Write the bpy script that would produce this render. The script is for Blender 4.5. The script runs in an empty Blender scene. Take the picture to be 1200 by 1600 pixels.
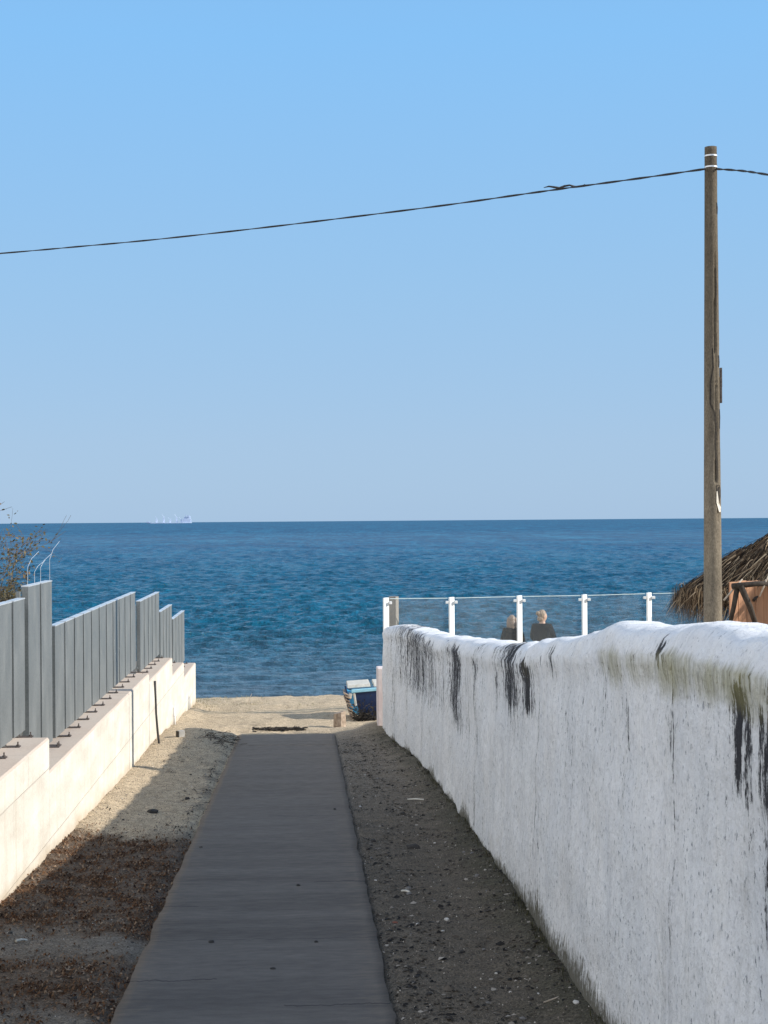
import bpy, bmesh, math, random
import numpy as np
from mathutils import Vector, Matrix, noise as mn
R = math.radians
SC = bpy.context.scene
COL = SC.collection
rnd = random.Random(7)
PI = math.pi

# ------------------------------------------------------------------ camera
F = 2404.0                      # focal length in photo pixels (photo 1200 x 1600)
cam_d = bpy.data.cameras.new("camera")
cam = bpy.data.objects.new("camera", cam_d); COL.objects.link(cam)
YAW, PITCH, ROLL = math.atan(126/F), math.atan(13.5/F), R(-0.43)
CAMZ = 1.83
M3 = Matrix.Rotation(-YAW, 3, 'Z') @ Matrix.Rotation(PI/2+PITCH, 3, 'X') @ Matrix.Rotation(ROLL, 3, 'Z')
cam.matrix_world = Matrix.Translation((0, 0, CAMZ)) @ M3.to_4x4()
cam_d.sensor_fit = 'HORIZONTAL'; cam_d.sensor_width = 36
cam_d.lens = 36*F/1200
cam_d.clip_start = 0.1; cam_d.clip_end = 60000
SC.camera = cam

# ------------------------------------------------------------------ sky, sun, exposure
SUN_AZ, SUN_EL = 101.0, 26.0     # azimuth clockwise from the lane's direction (+Y)
w = bpy.data.worlds.new("World"); SC.world = w; w.use_nodes = True
wn = w.node_tree.nodes; wl = w.node_tree.links
for n in list(wn): wn.remove(n)
wo = wn.new('ShaderNodeOutputWorld'); bg = wn.new('ShaderNodeBackground')
sky = wn.new('ShaderNodeTexSky'); sky.sky_type = 'NISHITA'; sky.sun_disc = False
sky.sun_elevation = R(SUN_EL); sky.sun_rotation = R(SUN_AZ)
sky.altitude = 0; sky.air_density = 1.0; sky.dust_density = 0.3; sky.ozone_density = 2.5
bg.inputs[1].default_value = 0.12
# clear winter air: the sky texture's warm horizon is replaced by a pale blue, by elevation only
bg2 = wn.new('ShaderNodeBackground'); bg2.inputs[1].default_value = 1.0
tcw = wn.new('ShaderNodeTexCoord'); sx = wn.new('ShaderNodeSeparateXYZ'); rp = wn.new('ShaderNodeValToRGB'); mxs = wn.new('ShaderNodeMixShader')
wl.new(tcw.outputs['Generated'], sx.inputs[0]); wl.new(sx.outputs[2], rp.inputs[0])
SKY = [(0.0, (.290, .438, .630)), (.05, (.295, .445, .642)), (.15, (.260, .455, .690)), (.30, (.205, .455, .775)), (.55, (.17, .36, .66)), (1.0, (.13, .26, .52))]
while len(rp.color_ramp.elements) < len(SKY): rp.color_ramp.elements.new(.5)
for e, (p_, c_) in zip(rp.color_ramp.elements, SKY): e.position = p_; e.color = (*c_, 1)
# added brighter, whiter sky low opposite the sun, unseen, to fill the shaded wall
rb = wn.new('ShaderNodeMapRange'); rb.inputs[1].default_value = .05; rb.inputs[2].default_value = .85; rb.inputs[3].default_value = 0; rb.inputs[4].default_value = 1; rb.interpolation_type = 'SMOOTHSTEP'
dt = wn.new('ShaderNodeVectorMath'); dt.operation = 'DOT_PRODUCT'; dt.inputs[1].default_value = (-.86, -.45, .25); wl.new(tcw.outputs['Generated'], dt.inputs[0])
wl.new(dt.outputs['Value'], rb.inputs[0]); mw = wn.new('ShaderNodeMix'); mw.data_type = 'RGBA'; mw.inputs[7].default_value = (1.16, 1.20, 1.27, 1)
wl.new(rb.outputs[0], mw.inputs[0]); wl.new(rp.outputs[0], mw.inputs[6])
wl.new(mw.outputs[2], bg2.inputs[0]); mxs.inputs[0].default_value = .9
wl.new(sky.outputs[0], bg.inputs[0]); wl.new(bg.outputs[0], mxs.inputs[1]); wl.new(bg2.outputs[0], mxs.inputs[2]); wl.new(mxs.outputs[0], wo.inputs[0])
sd = bpy.data.lights.new("sun", 'SUN'); so = bpy.data.objects.new("sun", sd); COL.objects.link(so)
sd.energy = 5.0; sd.angle = R(0.5); sd.color = (1.0, 0.94, 0.85)
sv = Vector((math.sin(R(SUN_AZ))*math.cos(R(SUN_EL)), math.cos(R(SUN_AZ))*math.cos(R(SUN_EL)), math.sin(R(SUN_EL))))
so.rotation_euler = sv.to_track_quat('Z', 'Y').to_euler(); so.location = (30, 0, 20)
SC.view_settings.view_transform = 'Standard'; SC.view_settings.look = 'None'
SC.view_settings.exposure = 0.3; SC.view_settings.gamma = 1

# ------------------------------------------------------------------ helpers
def ray(px, py):
    return M3 @ Vector(((px-600)/F, -(py-800)/F, -1.0))
def atY(px, py, Y):             # point where the line of sight reaches the distance Y
    d = ray(px, py); t = Y/d.y
    return Vector((d.x*t, Y, CAMZ+d.z*t))
def atX(px, py, X):
    d = ray(px, py); t = X/d.x
    return Vector((X, d.y*t, CAMZ+d.z*t))
SLOPE = 0.0443
SEA = -1.80
def onG(px, py):                # point on the sloping ground
    d = ray(px, py); t = CAMZ/(-d.z-SLOPE*d.y)
    p = d*t
    return Vector((p.x, p.y, gz(p.x, p.y)))
def ss(a, b, x):
    t = min(1, max(0, (x-a)/(b-a))); return t*t*(3-2*t)
def lerp(pts, x):
    if x <= pts[0][0]: return pts[0][1]
    for (a, u), (b, v) in zip(pts, pts[1:]):
        if x <= b: return u+(v-u)*(x-a)/(b-a)
    return pts[-1][1]
def nz(x, y, z=0.0): return mn.noise(Vector((x, y, z)))
WALLX = [(-4, 1.24), (4, 1.225), (6.5, 1.195), (8.0, 1.21), (9.6, 1.22), (13, 1.215), (15, 1.185), (16.7, 1.13), (18.2, 1.02), (19.0, .94)]
def gz(x, y):
    if y < 26: z = -SLOPE*y
    else: z = -SLOPE*26 - (y-26)*0.118 - max(0, y-36)*.02
    z = max(z, -6)
    if y < 60 and y > -20:
        wl_ = lerp(WALLX, y)
        # sand mounds beside the slab, soil banked against both walls
        z += .13*math.exp(-((x+1.35)/.42)**2-((y-18.3)/2.0)**2)
        z += .10*math.exp(-((x-.85)/.33)**2-((y-19.4)/.7)**2)
        z += .05*math.exp(-((x+1.74)/.22)**2)*(1 if y < 25 else 0)
        if y < 20: z += .05*math.exp(-((x-wl_)/.16)**2)
        z += .06*math.exp(-((x-3.5)/2.6)**2-((y-24)/3)**2) if y > 19 else 0
        a = .020*nz(x*2.2, y*2.2, 3)+.008*nz(x*7, y*7, 9)+.006*nz(x*17, y*15, 4)
        if y > 19.6: a += .05*nz(x*.9, y*.7, 5)*ss(19.6, 22, y)+.02*nz(x*3, y*2.4, 2)
        inpath = ss(-.93, -.84, x)*(1-ss(.34, .43, x))*(1-ss(19.3, 19.8, y))
        z += a*(1-inpath) - .03*inpath
    return z

class MB:
    def __init__(s): s.v = []; s.f = []
    def add(s, vs, fs):
        o = len(s.v); s.v += [tuple(p) for p in vs]; s.f += [tuple(i+o for i in f) for f in fs]; return s
    def box(s, x0, x1, y0, y1, z0, z1, M=None):
        vs = [Vector((x, y, z)) for z in (z0, z1) for y in (y0, y1) for x in (x0, x1)]
        if M: vs = [M @ p for p in vs]
        return s.add(vs, [(0, 2, 3, 1), (4, 5, 7, 6), (0, 1, 5, 4), (2, 6, 7, 3), (0, 4, 6, 2), (1, 3, 7, 5)])
    def tube(s, pts, rads, n=8, cap=True):
        pts = [Vector(p) for p in pts]
        if not hasattr(rads, '__len__'): rads = [rads]*len(pts)
        rings = []
        up = None
        for i, p in enumerate(pts):
            t = (pts[min(i+1, len(pts)-1)]-pts[max(i-1, 0)]).normalized()
            if up is None:
                up = Vector((0, 0, 1)) if abs(t.z) < .9 else Vector((1, 0, 0))
            a = t.cross(up).normalized(); b = a.cross(t).normalized(); up = b
            rings.append([p+(a*math.cos(q*2*PI/n)+b*math.sin(q*2*PI/n))*rads[i] for q in range(n)])
        vs = [q for r in rings for q in r]; fs = []
        for i in range(len(pts)-1):
            for q in range(n):
                fs.append((i*n+q, i*n+(q+1) % n, (i+1)*n+(q+1) % n, (i+1)*n+q))
        if cap:
            fs.append(tuple(range(n))[::-1]); fs.append(tuple((len(pts)-1)*n+q for q in range(n)))
        return s.add(vs, fs)
    def build(s, name, m, parent=None, smooth=False, bevel=0):
        me = bpy.data.meshes.new(name); me.from_pydata(s.v, [], s.f); me.update()
        me.materials.append(m)
        o = bpy.data.objects.new(name, me); COL.objects.link(o)
        if parent: o.parent = parent
        if smooth: me.polygons.foreach_set('use_smooth', [True]*len(me.polygons))
        bm = bmesh.new(); bm.from_mesh(me); bmesh.ops.recalc_face_normals(bm, faces=bm.faces); bm.to_mesh(me); bm.free()
        if bevel:
            b = o.modifiers.new('bevel', 'BEVEL'); b.width = bevel; b.segments = 2; b.limit_method = 'ANGLE'
        return o
def tag(o, label=None, cat=None, group=None, kind=None):
    if label: o['label'] = label
    if cat: o['category'] = cat
    if group: o['group'] = group
    if kind: o['kind'] = kind
    return o
def empty(name, loc=(0, 0, 0), rz=0):
    o = bpy.data.objects.new(name, None); COL.objects.link(o); o.location = loc; o.rotation_euler = (0, 0, rz)
    o.empty_display_size = .2
    return o
def grid_obj(name, P, m, smooth=True):      # P: (ny, nx, 3) numpy array
    ny, nx = P.shape[:2]
    me = bpy.data.meshes.new(name)
    i = np.arange((ny-1)*(nx-1)); r = i//(nx-1); c = i % (nx-1)
    a = r*nx+c
    q = np.stack([a, a+1, a+nx+1, a+nx], 1).astype(np.int32)
    me.vertices.add(ny*nx); me.vertices.foreach_set('co', P.reshape(-1).astype(np.float32))
    me.loops.add(q.size); me.loops.foreach_set('vertex_index', q.reshape(-1))
    me.polygons.add(len(q)); me.polygons.foreach_set('loop_start', np.arange(len(q), dtype=np.int32)*4)
    me.update(calc_edges=True); me.validate()
    if smooth: me.polygons.foreach_set('use_smooth', [True]*len(me.polygons))
    me.materials.append(m)
    o = bpy.data.objects.new(name, me); COL.objects.link(o)
    return o

# ---- node material helper
class NM:
    def __init__(s, name, rough=.8, metallic=0, spec=None):
        s.m = bpy.data.materials.new(name); s.m.use_nodes = True
        s.n = s.m.node_tree.nodes; s.l = s.m.node_tree.links
        s.b = s.n['Principled BSDF']; s.b.inputs['Roughness'].default_value = rough
        s.b.inputs['Metallic'].default_value = metallic
        if spec is not None: s.b.inputs['Specular IOR Level'].default_value = spec
        s.tc = s.n.new('ShaderNodeTexCoord')
    def link(s, a, b): s.l.new(a, b)
    def vec(s, scale=(1, 1, 1), loc=(0, 0, 0), src='Object'):
        mp = s.n.new('ShaderNodeMapping'); mp.inputs['Scale'].default_value = scale; mp.inputs['Location'].default_value = loc
        s.link(s.tc.outputs[src], mp.inputs[0]); return mp.outputs[0]
    def noise(s, v, scale=1, detail=4, rough=.55, dist=0):
        t = s.n.new('ShaderNodeTexNoise'); t.inputs['Scale'].default_value = scale
        t.inputs['Detail'].default_value = detail; t.inputs['Roughness'].default_value = rough
        t.inputs['Distortion'].default_value = dist
        s.link(v, t.inputs['Vector']); return t.outputs['Fac']
    def voronoi(s, v, scale=1, feature='F1'):
        t = s.n.new('ShaderNodeTexVoronoi'); t.inputs['Scale'].default_value = scale; t.feature = feature
        s.link(v, t.inputs['Vector']); return t.outputs['Distance']
    def ramp(s, f, stops):
        r = s.n.new('ShaderNodeValToRGB'); e = r.color_ramp.elements
        while len(e) < len(stops): e.new(.5)
        for k, (p, c) in enumerate(stops):
            e[k].position = p; e[k].color = (c, c, c, 1) if not hasattr(c, '__len__') else (*c, 1)
        s.link(f, r.inputs[0]); return r.outputs[0]
    def mix(s, fac, a, b, mode='MIX'):
        x = s.n.new('ShaderNodeMix'); x.data_type = 'RGBA'; x.blend_type = mode
        for val, k in ((fac, 0), (a, 6), (b, 7)):
            if isinstance(val, (int, float)): x.inputs[k].default_value = val if k == 0 else (val, val, val, 1)
            elif isinstance(val, tuple): x.inputs[k].default_value = (*val, 1)
            else: s.link(val, x.inputs[k])
        return x.outputs[2]
    def math(s, op, a, b=0):
        x = s.n.new('ShaderNodeMath'); x.operation = op
        for k, v in enumerate((a, b)):
            if isinstance(v, (int, float)): x.inputs[k].default_value = v
            else: s.link(v, x.inputs[k])
        return x.outputs[0]
    def attr(s, name):
        a = s.n.new('ShaderNodeAttribute'); a.attribute_name = name; return a.outputs['Color']
    def sep(s, c):
        x = s.n.new('ShaderNodeSeparateColor'); s.link(c, x.inputs[0]); return x.outputs
    def xyz(s, src='Object'):
        x = s.n.new('ShaderNodeSeparateXYZ'); s.link(s.tc.outputs[src], x.inputs[0]); return x.outputs
    def col(s, c):
        if isinstance(c, tuple): s.b.inputs['Base Color'].default_value = (*c, 1)
        else: s.link(c, s.b.inputs['Base Color'])
        return s
    def bump(s, h, dist=.01, strength=1.0, prev=None):
        b = s.n.new('ShaderNodeBump'); b.inputs['Distance'].default_value = dist; b.inputs['Strength'].default_value = strength
        s.link(h, b.inputs['Height'])
        if prev: s.link(prev, b.inputs['Normal'])
        s.link(b.outputs[0], s.b.inputs['Normal']); return b.outputs[0]

def simple(name, c1, c2, scale=8, rough=.8, metallic=0, bump=.002, stretch=(1, 1, 1)):
    k = NM(name, rough, metallic)
    f = k.noise(k.vec(stretch), scale, 5)
    k.col(k.mix(k.ramp(f, [(.35, 0.), (.65, 1.)]), c1, c2))
    if bump: k.bump(k.noise(k.vec(stretch), scale*4, 4), bump)
    return k.m

# ------------------------------------------------------------------ materials of the setting
def mat_ground():
    k = NM('sand_and_soil', .95, spec=.2)
    a = k.attr('tint')
    f = k.noise(k.vec(), 14, 6, .6); g = k.noise(k.vec(), 90, 4, .7); h = k.noise(k.vec((1, 1, 1), (5, 2, 0)), 300, 2)
    c = k.mix(1., a, k.ramp(f, [(.3, .72), (.7, 1.22)]), 'MULTIPLY')
    c = k.mix(1., c, k.ramp(g, [(.38, .42), (.52, 1.0), (.66, 1.5)]), 'MULTIPLY')
    c = k.mix(1., c, k.ramp(h, [(.3, .8), (.7, 1.2)]), 'MULTIPLY')
    k.col(c)
    b = k.bump(f, .03, .7); b = k.bump(g, .012, .8, b); k.bump(h, .004, .7, b)
    return k.m
def mat_slab():
    k = NM('worn_concrete_slab', .9, spec=.25)
    o = k.xyz()
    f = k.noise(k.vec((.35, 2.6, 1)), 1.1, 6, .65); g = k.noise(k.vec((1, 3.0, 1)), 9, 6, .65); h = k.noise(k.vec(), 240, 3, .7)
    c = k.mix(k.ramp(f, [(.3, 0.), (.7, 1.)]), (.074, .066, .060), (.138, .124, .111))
    dust_light = k.math('MULTIPLY', k.ramp(k.math('MULTIPLY', o[1], 1/20), [(.35, .0), (.98, .8)]), k.ramp(g, [(.2, .45), (.7, 1.)]))  # seaward skylight gradient painted into the slab colour as a sandy dusting
    c = k.mix(dust_light, c, (.250, .200, .150))
    edge = k.math('ADD', k.math('ABSOLUTE', k.math('ADD', o[0], .23)), k.math('MULTIPLY', k.math('SUBTRACT', g, .5), .5))
    c = k.mix(k.math('MULTIPLY', k.ramp(edge, [(.46, 0.), (.66, 1.)]), .4), c, (.16, .125, .09))
    c = k.mix(1., c, k.ramp(g, [(.3, .82), (.7, 1.15)]), 'MULTIPLY')
    c = k.mix(1., c, k.ramp(h, [(.3, .86), (.7, 1.12)]), 'MULTIPLY')
    chips = k.ramp(k.noise(k.vec((1, 3, 1), (3, 1, 0)), 26, 5, .8), [(.69, 0.), (.72, 1.)])
    c = k.mix(k.math('MULTIPLY', chips, .3), c, (.3, .29, .27))
    # hairline transverse cracks, each starting from one edge
    for yc, x0, x1 in ((7.24, -.85, -.42), (8.92, -.85, -.62), (9.6, .05, .4), (8.05, -.85, .4), (12.4, -.3, .4), (6.75, -.1, .38)):
        wob = k.math('ADD', k.math('MULTIPLY', k.math('SUBTRACT', k.noise(k.vec((3, .3, 1)), 2, 5, .7), .5), .16), yc)
        dd = k.math('ABSOLUTE', k.math('SUBTRACT', o[1], wob))
        ln = k.math('LESS_THAN', dd, .008 if yc != 8.05 else .004)
        inx = k.math('MULTIPLY', k.math('GREATER_THAN', o[0], x0), k.math('LESS_THAN', o[0], x1))
        c = k.mix(k.math('MULTIPLY', k.math('MULTIPLY', ln, inx), .75), c, (.03, .028, .028))
    k.col(c)
    b = k.bump(g, .004, .4); k.bump(h, .002, .8, b)
    return k.m
def mat_whitewash():
    k = NM('whitewashed_plaster_with_black_mould', .9, spec=.2)
    arc = k.n.new('ShaderNodeAttribute'); arc.attribute_name = 'arc'
    def AV(scale=(1, 1, 1), loc=(0, 0, 0)):
        mp = k.n.new('ShaderNodeMapping'); mp.inputs['Scale'].default_value = scale; mp.inputs['Location'].default_value = loc
        k.link(arc.outputs['Vector'], mp.inputs[0]); return mp.outputs[0]
    fc = k.sep(k.attr('face'))[0]
    st = k.sep(k.attr('stain'))                 # R mould, G algae, B base dirt
    fine = k.noise(AV((1, 34, 7)), 1.0, 8, .8, .5)
    mid = k.noise(AV((1, 7, 1.1)), 1.0, 6, .7)
    speck = k.noise(AV((1, 34, 26)), 1.0, 8, .75)
    fineC = k.ramp(fine, [(.34, 0.), (.66, 1.)]); speckC = k.ramp(speck, [(.36, 0.), (.64, 1.)]); midC = k.ramp(mid, [(.34, 0.), (.66, 1.)])
    aC = k.math('ADD', k.math('MULTIPLY', fineC, .4), k.math('ADD', k.math('MULTIPLY', speckC, .38), k.math('MULTIPLY', midC, .22)))
    blot = k.noise(AV((1, 1.6, 1.4)), 1.0, 4)
    c = k.mix(k.ramp(mid, [(.3, 0.), (.7, 1.)]), (.74, .74, .75), (.86, .855, .84))
    c = k.mix(k.math('MULTIPLY', k.ramp(blot, [(.35, 1.), (.6, 0.)]), .22), c, (.50, .56, .62))
    # faint grey runs all over
    f1 = k.ramp(fine, [(.5, 0.), (.60, 1.)])
    c = k.mix(k.math('MULTIPLY', k.math('MULTIPLY', f1, fc), k.ramp(mid, [(.50, .0), (.66, .5)])), c, (.30, .29, .28))
    dash = k.noise(AV((1, 16, 13), (3, 1, 2)), 1.0, 8, .8)
    c = k.mix(k.math('MULTIPLY', k.math('MULTIPLY', k.ramp(dash, [(.50, 0.), (.57, 1.)]), fc), .20), c, (.33, .345, .37))
    c = k.mix(k.math('MULTIPLY', st[0], k.math('MULTIPLY', midC, .55)), c, (.30, .30, .29))
    s1 = k.ramp(speck, [(.575, 0.), (.605, 1.)])
    c = k.mix(k.math('MULTIPLY', k.math('MULTIPLY', s1, fc), k.ramp(blot, [(.35, .95), (.65, .45)])), c, (.14, .15, .18))
    # placed mould
    drip = k.ramp(k.noise(AV((1, 19, 2.2), (2, 5, 1)), 1.0, 7, .8, .4), [(.40, 0.), (.58, 1.)])
    colm = k.ramp(k.noise(AV((1, 2.6, .25), (4, 2, 1)), 1.0, 3, .6), [(.46, 0.), (.62, 1.)])
    colf = k.ramp(k.noise(AV((1, 14, .9), (8, 2, 1)), 1.0, 5, .7), [(.50, 0.), (.60, 1.)])
    weak = k.math('MULTIPLY', k.math('MULTIPLY', colm, colf), k.math('MULTIPLY', fc, .56))
    sm = k.math('MAXIMUM', k.math('MULTIPLY', st[0], k.math('ADD', .50, k.math('MULTIPLY', drip, .68))), weak)
    c = k.mix(k.math('MULTIPLY', k.math('MULTIPLY', colm, drip), k.math('MULTIPLY', fc, .26)), c, (.33, .33, .33))
    th = k.math('SUBTRACT', k.math('ADD', aC, k.math('MULTIPLY', sm, .98)), .94)
    mould = k.ramp(k.math('MULTIPLY', th, 6), [(0., 0.), (1., 1.)])
    c = k.mix(k.math('MULTIPLY', mould, .96), c, (.013, .012, .016))
    gr = k.math('SUBTRACT', k.math('ADD', k.math('ADD', k.math('MULTIPLY', k.noise(AV((1, 4, 2.5)), 1., 4, .7), .6), k.math('MULTIPLY', fine, .6)), k.math('MULTIPLY', st[1], .42)), .80)
    grm = k.ramp(k.math('MULTIPLY', gr, 3.2), [(0., 0.), (1., 1.)])
    c = k.mix(k.math('MULTIPLY', grm, .7), c, k.mix(k.ramp(fine, [(.4, 0.), (.62, 1.)]), (.36, .33, .14), (.14, .125, .045)))
    bs = k.math('SUBTRACT', k.math('ADD', aC, k.math('MULTIPLY', st[2], 1.0)), .98)
    bsm = k.ramp(k.math('MULTIPLY', bs, 3), [(0., 0.), (1., 1.)])
    c = k.mix(k.math('MULTIPLY', bsm, .9), c, (.075, .066, .038))
    k.col(c)
    b = k.bump(k.noise(AV((1, 1, 1)), 9, 5), .03, .5)
    b = k.bump(k.noise(AV(), 26, 6, .7), .014, .9, b); b = k.bump(speck, .008, .8, b)
    k.bump(k.math('MULTIPLY', mould, -1.), .004, .6, b)
    return k.m
def mat_concrete_white():
    k = NM('pale_board_marked_concrete', .85, spec=.2)
    o = k.xyz()
    f = k.noise(k.vec((1, .8, 2.5)), 2.2, 6, .6); g = k.noise(k.vec(), 60, 4, .7)
    c = k.mix(k.ramp(f, [(.3, 0.), (.7, 1.)]), (.53, .485, .41), (.69, .65, .57))
    br = k.n.new('ShaderNodeTexBrick'); br.offset = .5; br.inputs['Scale'].default_value = 1
    br.inputs['Brick Width'].default_value = .98; br.inputs['Row Height'].default_value = .49
    br.inputs['Mortar Size'].default_value = .006; br.inputs['Mortar Smooth'].default_value = .3
    cb = k.n.new('ShaderNodeCombineXYZ'); k.link(o[1], cb.inputs[0]); k.link(k.math('ADD', o[2], .33), cb.inputs[1]); k.link(cb.outputs[0], br.inputs['Vector'])
    k_ = k.math('MULTIPLY', br.outputs['Fac'], .35)
    c = k.mix(k_, c, (.40, .36, .30))
    run = k.ramp(k.noise(k.vec((1, 9, .6)), 1., 5, .7), [(.52, 0.), (.68, 1.)])
    c = k.mix(k.math('MULTIPLY', run, .40), c, (.46, .40, .31))
    low = k.ramp(k.math('ADD', k.math('ADD', o[2], k.math('MULTIPLY', o[1], SLOPE)), k.math('MULTIPLY', f, .12)), [(.08, 1.), (.2, 0.)])
    c = k.mix(k.math('MULTIPLY', low, .8), c, (.42, .33, .22))
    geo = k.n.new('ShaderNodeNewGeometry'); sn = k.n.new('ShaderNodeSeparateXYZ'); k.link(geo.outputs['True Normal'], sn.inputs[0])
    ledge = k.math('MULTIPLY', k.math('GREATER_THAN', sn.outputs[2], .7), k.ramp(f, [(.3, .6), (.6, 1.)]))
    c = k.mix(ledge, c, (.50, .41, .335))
    c = k.mix(1., c, k.ramp(g, [(.3, .88), (.7, 1.06)]), 'MULTIPLY')
    k.col(c)
    b = k.bump(f, .01, .4); b = k.bump(k.math('MULTIPLY', br.outputs['Fac'], -1.), .006, .8, b); k.bump(g, .003, .7, b)
    return k.m
def mat_sea():
    k = NM('sea_water', .10, spec=.5)
    k.b.inputs['IOR'].default_value = 1.33
    o = k.xyz()
    dist = o[1]
    big = k.noise(k.vec((.012, .05, 1)), 1., 4)
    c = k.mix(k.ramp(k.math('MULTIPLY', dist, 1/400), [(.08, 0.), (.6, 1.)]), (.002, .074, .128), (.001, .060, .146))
    c = k.mix(k.ramp(big, [(.35, 0.), (.65, .6)]), c, (.003, .086, .145))
    shallow = k.ramp(k.math('MULTIPLY', k.math('ADD', dist, k.math('MULTIPLY', big, 3)), 1/60), [(.53, 1.), (.60, .6), (.95, 0.)])
    c = k.mix(shallow, c, (.055, .085, .105))
    k.col(c)
    w1 = k.noise(k.vec((.5, 1.3, 1)), 1.2, 5, .62, .3)
    w2 = k.noise(k.vec((1.6, 3.2, 1)), 1.7, 4, .6)
    ripple_shade = k.ramp(k.noise(k.vec((2.2, 1.0, 1), (3, 9, 0)), 1., 8, .8), [(.42, .6), (.5, 1.), (.6, 1.5)])  # light and dark ripple faces painted into the water colour
    k.col(k.mix(1., c, ripple_shade, 'MULTIPLY'))
    w3 = k.noise(k.vec((.16, .07, 1)), 1., 8, .7)
    k.link(k.ramp(k.math('MULTIPLY', dist, 1/1500), [(.02, .42), (.07, .22), (.5, .16), (1., .10)]), k.b.inputs['Specular IOR Level'])
    b = k.bump(w3, .9, .8); b = k.bump(w1, .45, .9, b); k.bump(w2, .16, .9, b)
    # far out every pixel averages many wave faces tilted towards the viewer: less mirror, more water colour
    df = k.n.new('ShaderNodeBsdfDiffuse'); gl = k.n.new('ShaderNodeBsdfGlossy'); gl.inputs['Roughness'].default_value = .45
    patch = k.noise(k.vec((.10, .035, 1), (7, 3, 0)), 1., 9, .75)
    ruff = k.noise(k.vec((.9, .10, 1), (1, 3, 0)), 1., 6, .7)
    pc = k.math('ADD', k.math('MULTIPLY', patch, .5), k.math('MULTIPLY', ruff, .5))
    k.link(k.ramp(pc, [(.42, (.001, .028, .078)), (.5, (.003, .068, .142)), (.57, (.018, .145, .240))]), df.inputs[0])  # light and shade of ruffled waves painted into the diffuse colour
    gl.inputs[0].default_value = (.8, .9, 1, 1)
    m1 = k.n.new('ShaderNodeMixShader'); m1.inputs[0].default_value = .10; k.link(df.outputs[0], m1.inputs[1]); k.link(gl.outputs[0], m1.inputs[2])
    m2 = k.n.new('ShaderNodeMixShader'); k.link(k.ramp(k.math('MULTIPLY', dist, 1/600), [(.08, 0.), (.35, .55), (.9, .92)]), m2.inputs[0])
    k.link(k.b.outputs[0], m2.inputs[1]); k.link(m1.outputs[0], m2.inputs[2]); k.link(m2.outputs[0], k.n['Material Output'].inputs[0])
    return k.m
M_ground, M_slab, M_white, M_conc, M_sea = mat_ground(), mat_slab(), mat_whitewash(), mat_concrete_white(), mat_sea()

# ------------------------------------------------------------------ ground sheet
def axis(segs):
    out = []
    for a, b, st in segs:
        n = max(1, int(round((b-a)/st))); out += [a+(b-a)*i/n for i in range(n)]
    out.append(segs[-1][1]); return out
gx = axis([(-3000, -300, 900), (-300, -60, 40), (-60, -12, 6), (-12, -2.3, .6), (-2.3, 1.6, .04), (1.6, 9, .3), (9, 60, 5), (60, 300, 40), (300, 3000, 900)])
gy = axis([(-400, -40, 40), (-40, 3, 2.5), (3, 20.4, .05), (20.4, 34, .09), (34, 50, 1), (50, 200, 25)])
NX, NY = len(gx), len(gy)
P = np.zeros((NY, NX, 3)); T = np.zeros((NY, NX, 4)); T[..., 3] = 1
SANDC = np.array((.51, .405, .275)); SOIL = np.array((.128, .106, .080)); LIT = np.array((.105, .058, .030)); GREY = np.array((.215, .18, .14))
for j, y in enumerate(gy):
    wx = lerp(WALLX, y)
    for i, x in enumerate(gx):
        z = gz(x, y); P[j, i] = (x, y, z)
        c = SANDC.copy()
        n1 = nz(x*1.3, y*.9, 1); n2 = nz(x*5, y*4, 7); n3 = nz(x*14, y*9, 4)
        if -2.1 < x < -.1 and y < 21:
            gr = ss(12.0, 10.9, y+.5*n1+.25*n2)
            c = c*(1-gr)+GREY*gr
            b1 = ss(11.75, 11.35, y+.25*n2+.3*(x+1.4)) * ss(8.1, 8.5, y+.4*n2)
            b2 = ss(7.9, 7.6, y+.3*n2)*ss(6.5, 7.0, y+.3*n2)
            m = max(b1, b2)*(.55+.45*ss(-.15, .3, n2+n3*.7))
            c = c*(1-m)+LIT*m
            dk = ss(.1, .45, n2+.5*n3)*.45*ss(-1.3, -.95, x)
            c = c*(1-dk)+np.array((.15, .12, .09))*dk
        elif -.1 <= x < 1.7 and y < 21:
            t = ss(20.6, 18.2, y+n1*.5)
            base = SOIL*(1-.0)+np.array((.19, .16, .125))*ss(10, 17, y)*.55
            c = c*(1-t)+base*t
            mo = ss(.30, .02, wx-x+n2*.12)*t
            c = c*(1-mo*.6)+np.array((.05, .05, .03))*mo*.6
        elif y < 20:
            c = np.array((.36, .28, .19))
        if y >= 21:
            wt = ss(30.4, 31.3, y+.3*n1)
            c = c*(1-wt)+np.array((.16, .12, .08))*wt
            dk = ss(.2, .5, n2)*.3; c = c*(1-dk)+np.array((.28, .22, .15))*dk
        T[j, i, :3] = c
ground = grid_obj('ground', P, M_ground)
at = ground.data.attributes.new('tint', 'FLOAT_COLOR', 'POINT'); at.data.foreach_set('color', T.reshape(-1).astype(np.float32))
tag(ground, kind='structure')

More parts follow.
